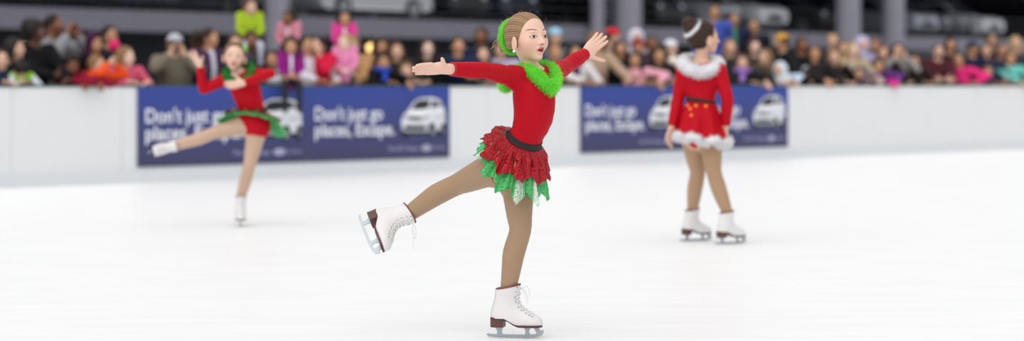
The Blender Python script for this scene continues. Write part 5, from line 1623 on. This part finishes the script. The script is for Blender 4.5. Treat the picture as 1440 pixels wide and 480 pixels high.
    P(1213, 63, 'person in a large lavender hood between the two columns', .75, 10, skin='fair', hair='brown', style=None, hat='hood', hatcol='#C3C1E8', top='#B9B7E0', arms=(D, D), girth=1.2)
    P(1229, 65, 'woman with reddish brown hair right of the lavender hood', .80, 10, skin='tan', hair='auburn', style='bob', top='#3A2B44', arms=(D, D))
    P(1241, 74, 'girl with auburn fringe behind the child with magenta mittens', .50, 5, skin='fair', hair='auburn', style='long', top='#2D2630', arms=(R_, D))
    P(1236, 93, 'child in a purple jacket with magenta mittens hanging over the rail', .24, -10, S=1.2, skin='tan', hair='dark', style='long', top='#6A3A86', arms=('over', 'over'), extra=[('mittens', '#E0249A')])
    P(1262, 70, 'woman in a grey coat with both hands raised to her face', .40, 0, skin='fair', hair='black', style='bob', top='#8E8C88', arms=(FA, FA))
    P(1285, 86, 'girl with dark hair and brown coat left of the maroon sweater', .32, 5, skin='tan', hair='dark', style='long', top='#2A211E', arms=(R_, R_))
    P(1319, 72, 'bald bearded man in a maroon sweater with arms folded on the rail', .42, 5, skin='fair', hair='dark', style='crop', top='#4A1E26', arms=('hold', 'hold'), girth=1.3, extra=['beard'])
    P(1336, 63, 'tall woman with dark hair behind the maroon sweater', .85, 5, skin='tan', hair='dark', style='bob', top='#1D1B20', arms=(D, D))
    P(1349, 84, 'child in a hot pink jacket leaning on the rail', .30, -30, head=-20, skin='tan', hair='dark', style='short', top='#E0307A', arms=(R_, R_))
    P(1367, 68, 'man in a navy jacket and navy cap right of the hot pink child', .60, 20, skin='tan', hair='black', style='short', hat='cap', hatcol='#1D2548', top='#1B2440', arms=(R_, D), girth=1.15)
    P(1386, 71, 'woman with brown hair and rosy face, right of the navy cap', .55, 0, skin='fair', hair='brown', style='long', top='#33344A', arms=(R_, R_))
    P(1388, 101, 'small child with a raised bare arm on the rail below the rosy-faced woman', .22, 15, S=1.12, skin='tan', hair='brown', style='short', top='#2B2F45', arms=('over', R_))
    P(1394, 56, 'tall man with short dark hair in a dark coat near the right edge', .95, 5, skin='tan', hair='black', style='short', top='#17181E', arms=(D, D), girth=1.2)
    P(1428, 60, 'woman with long blond hair at the right picture edge', .70, -5, skin='fair', hair='blond', style='long', top='#3A3A44', arms=(D, D))
    P(1420, 82, 'child in a mint green jacket at the right picture edge', .30, 5, skin='tan', hair='brown', style='short', top='#6FC7BC', arms=(R_, 'over'))
    P(1408, 70, 'teenager in a black coat left of the blond woman', .55, 10, skin='tan', hair='dark', style='short', top='#1E1F25', arms=(D, D))
# ------------------------------------------------------------------ light, camera
def setup_world():
    w = bpy.data.worlds.new('overcast'); SC.world = w; w.use_nodes = True
    nt = w.node_tree; bg = nt.nodes['Background']
    tc = nt.nodes.new('ShaderNodeTexCoord'); sp = nt.nodes.new('ShaderNodeSeparateXYZ')
    rp = nt.nodes.new('ShaderNodeValToRGB')
    nt.links.new(tc.outputs['Generated'], sp.inputs[0]); nt.links.new(sp.outputs['Z'], rp.inputs[0])
    e = rp.color_ramp.elements
    e[0].position = 0.0; e[0].color = (.50, .51, .53, 1)
    e[1].position = .9; e[1].color = (.95, .95, .95, 1)
    nt.links.new(rp.outputs[0], bg.inputs[0]); bg.inputs[1].default_value = 1.0
    s = bpy.data.lights.new('sun_through_cloud', 'SUN'); s.energy = 1.5; s.angle = math.radians(75); s.color = (1, .97, .94)
    o = bpy.data.objects.new('sun_through_cloud', s); COL.objects.link(o)
    o.rotation_euler = (math.radians(36), math.radians(-22), 0)
    SC.view_settings.view_transform = 'Standard'; SC.view_settings.look = 'None'
    SC.view_settings.gamma = 1; SC.view_settings.use_curve_mapping = False
    SC.view_settings.exposure = 0.0

def setup_camera():
    c = bpy.data.cameras.new('camera'); c.sensor_width = 36; c.lens = FPX / 1440 * 36
    c.shift_y = (HZ - 240) / 1440
    c.dof.use_dof = True; c.dof.focus_distance = 8.88; c.dof.aperture_fstop = 1.6
    c.clip_end = 400
    o = bpy.data.objects.new('camera', c); COL.objects.link(o)
    o.location = (0, 0, CAMZ); o.rotation_euler = (math.radians(90), 0, 0)
    SC.camera = o
import time as _time
_t = [_time.time()]
def _lap(n):
    if ONLY: print('LAP', n, round(_time.time() - _t[0], 1))
    _t[0] = _time.time()
def want(k): return not ONLY or k in ONLY.split(',')
setup_world(); setup_camera()
if want('ice'): build_ice()
if want('set'): build_boards(); build_banners(); build_garage(); build_cars(); _lap('set')
if want('front'): build_front_skater(); _lap('front')
if want('others'): build_bending_skater(); build_back_view_skater(); _lap('others')
if want('crowd'): build_crowd(); _lap('crowd')
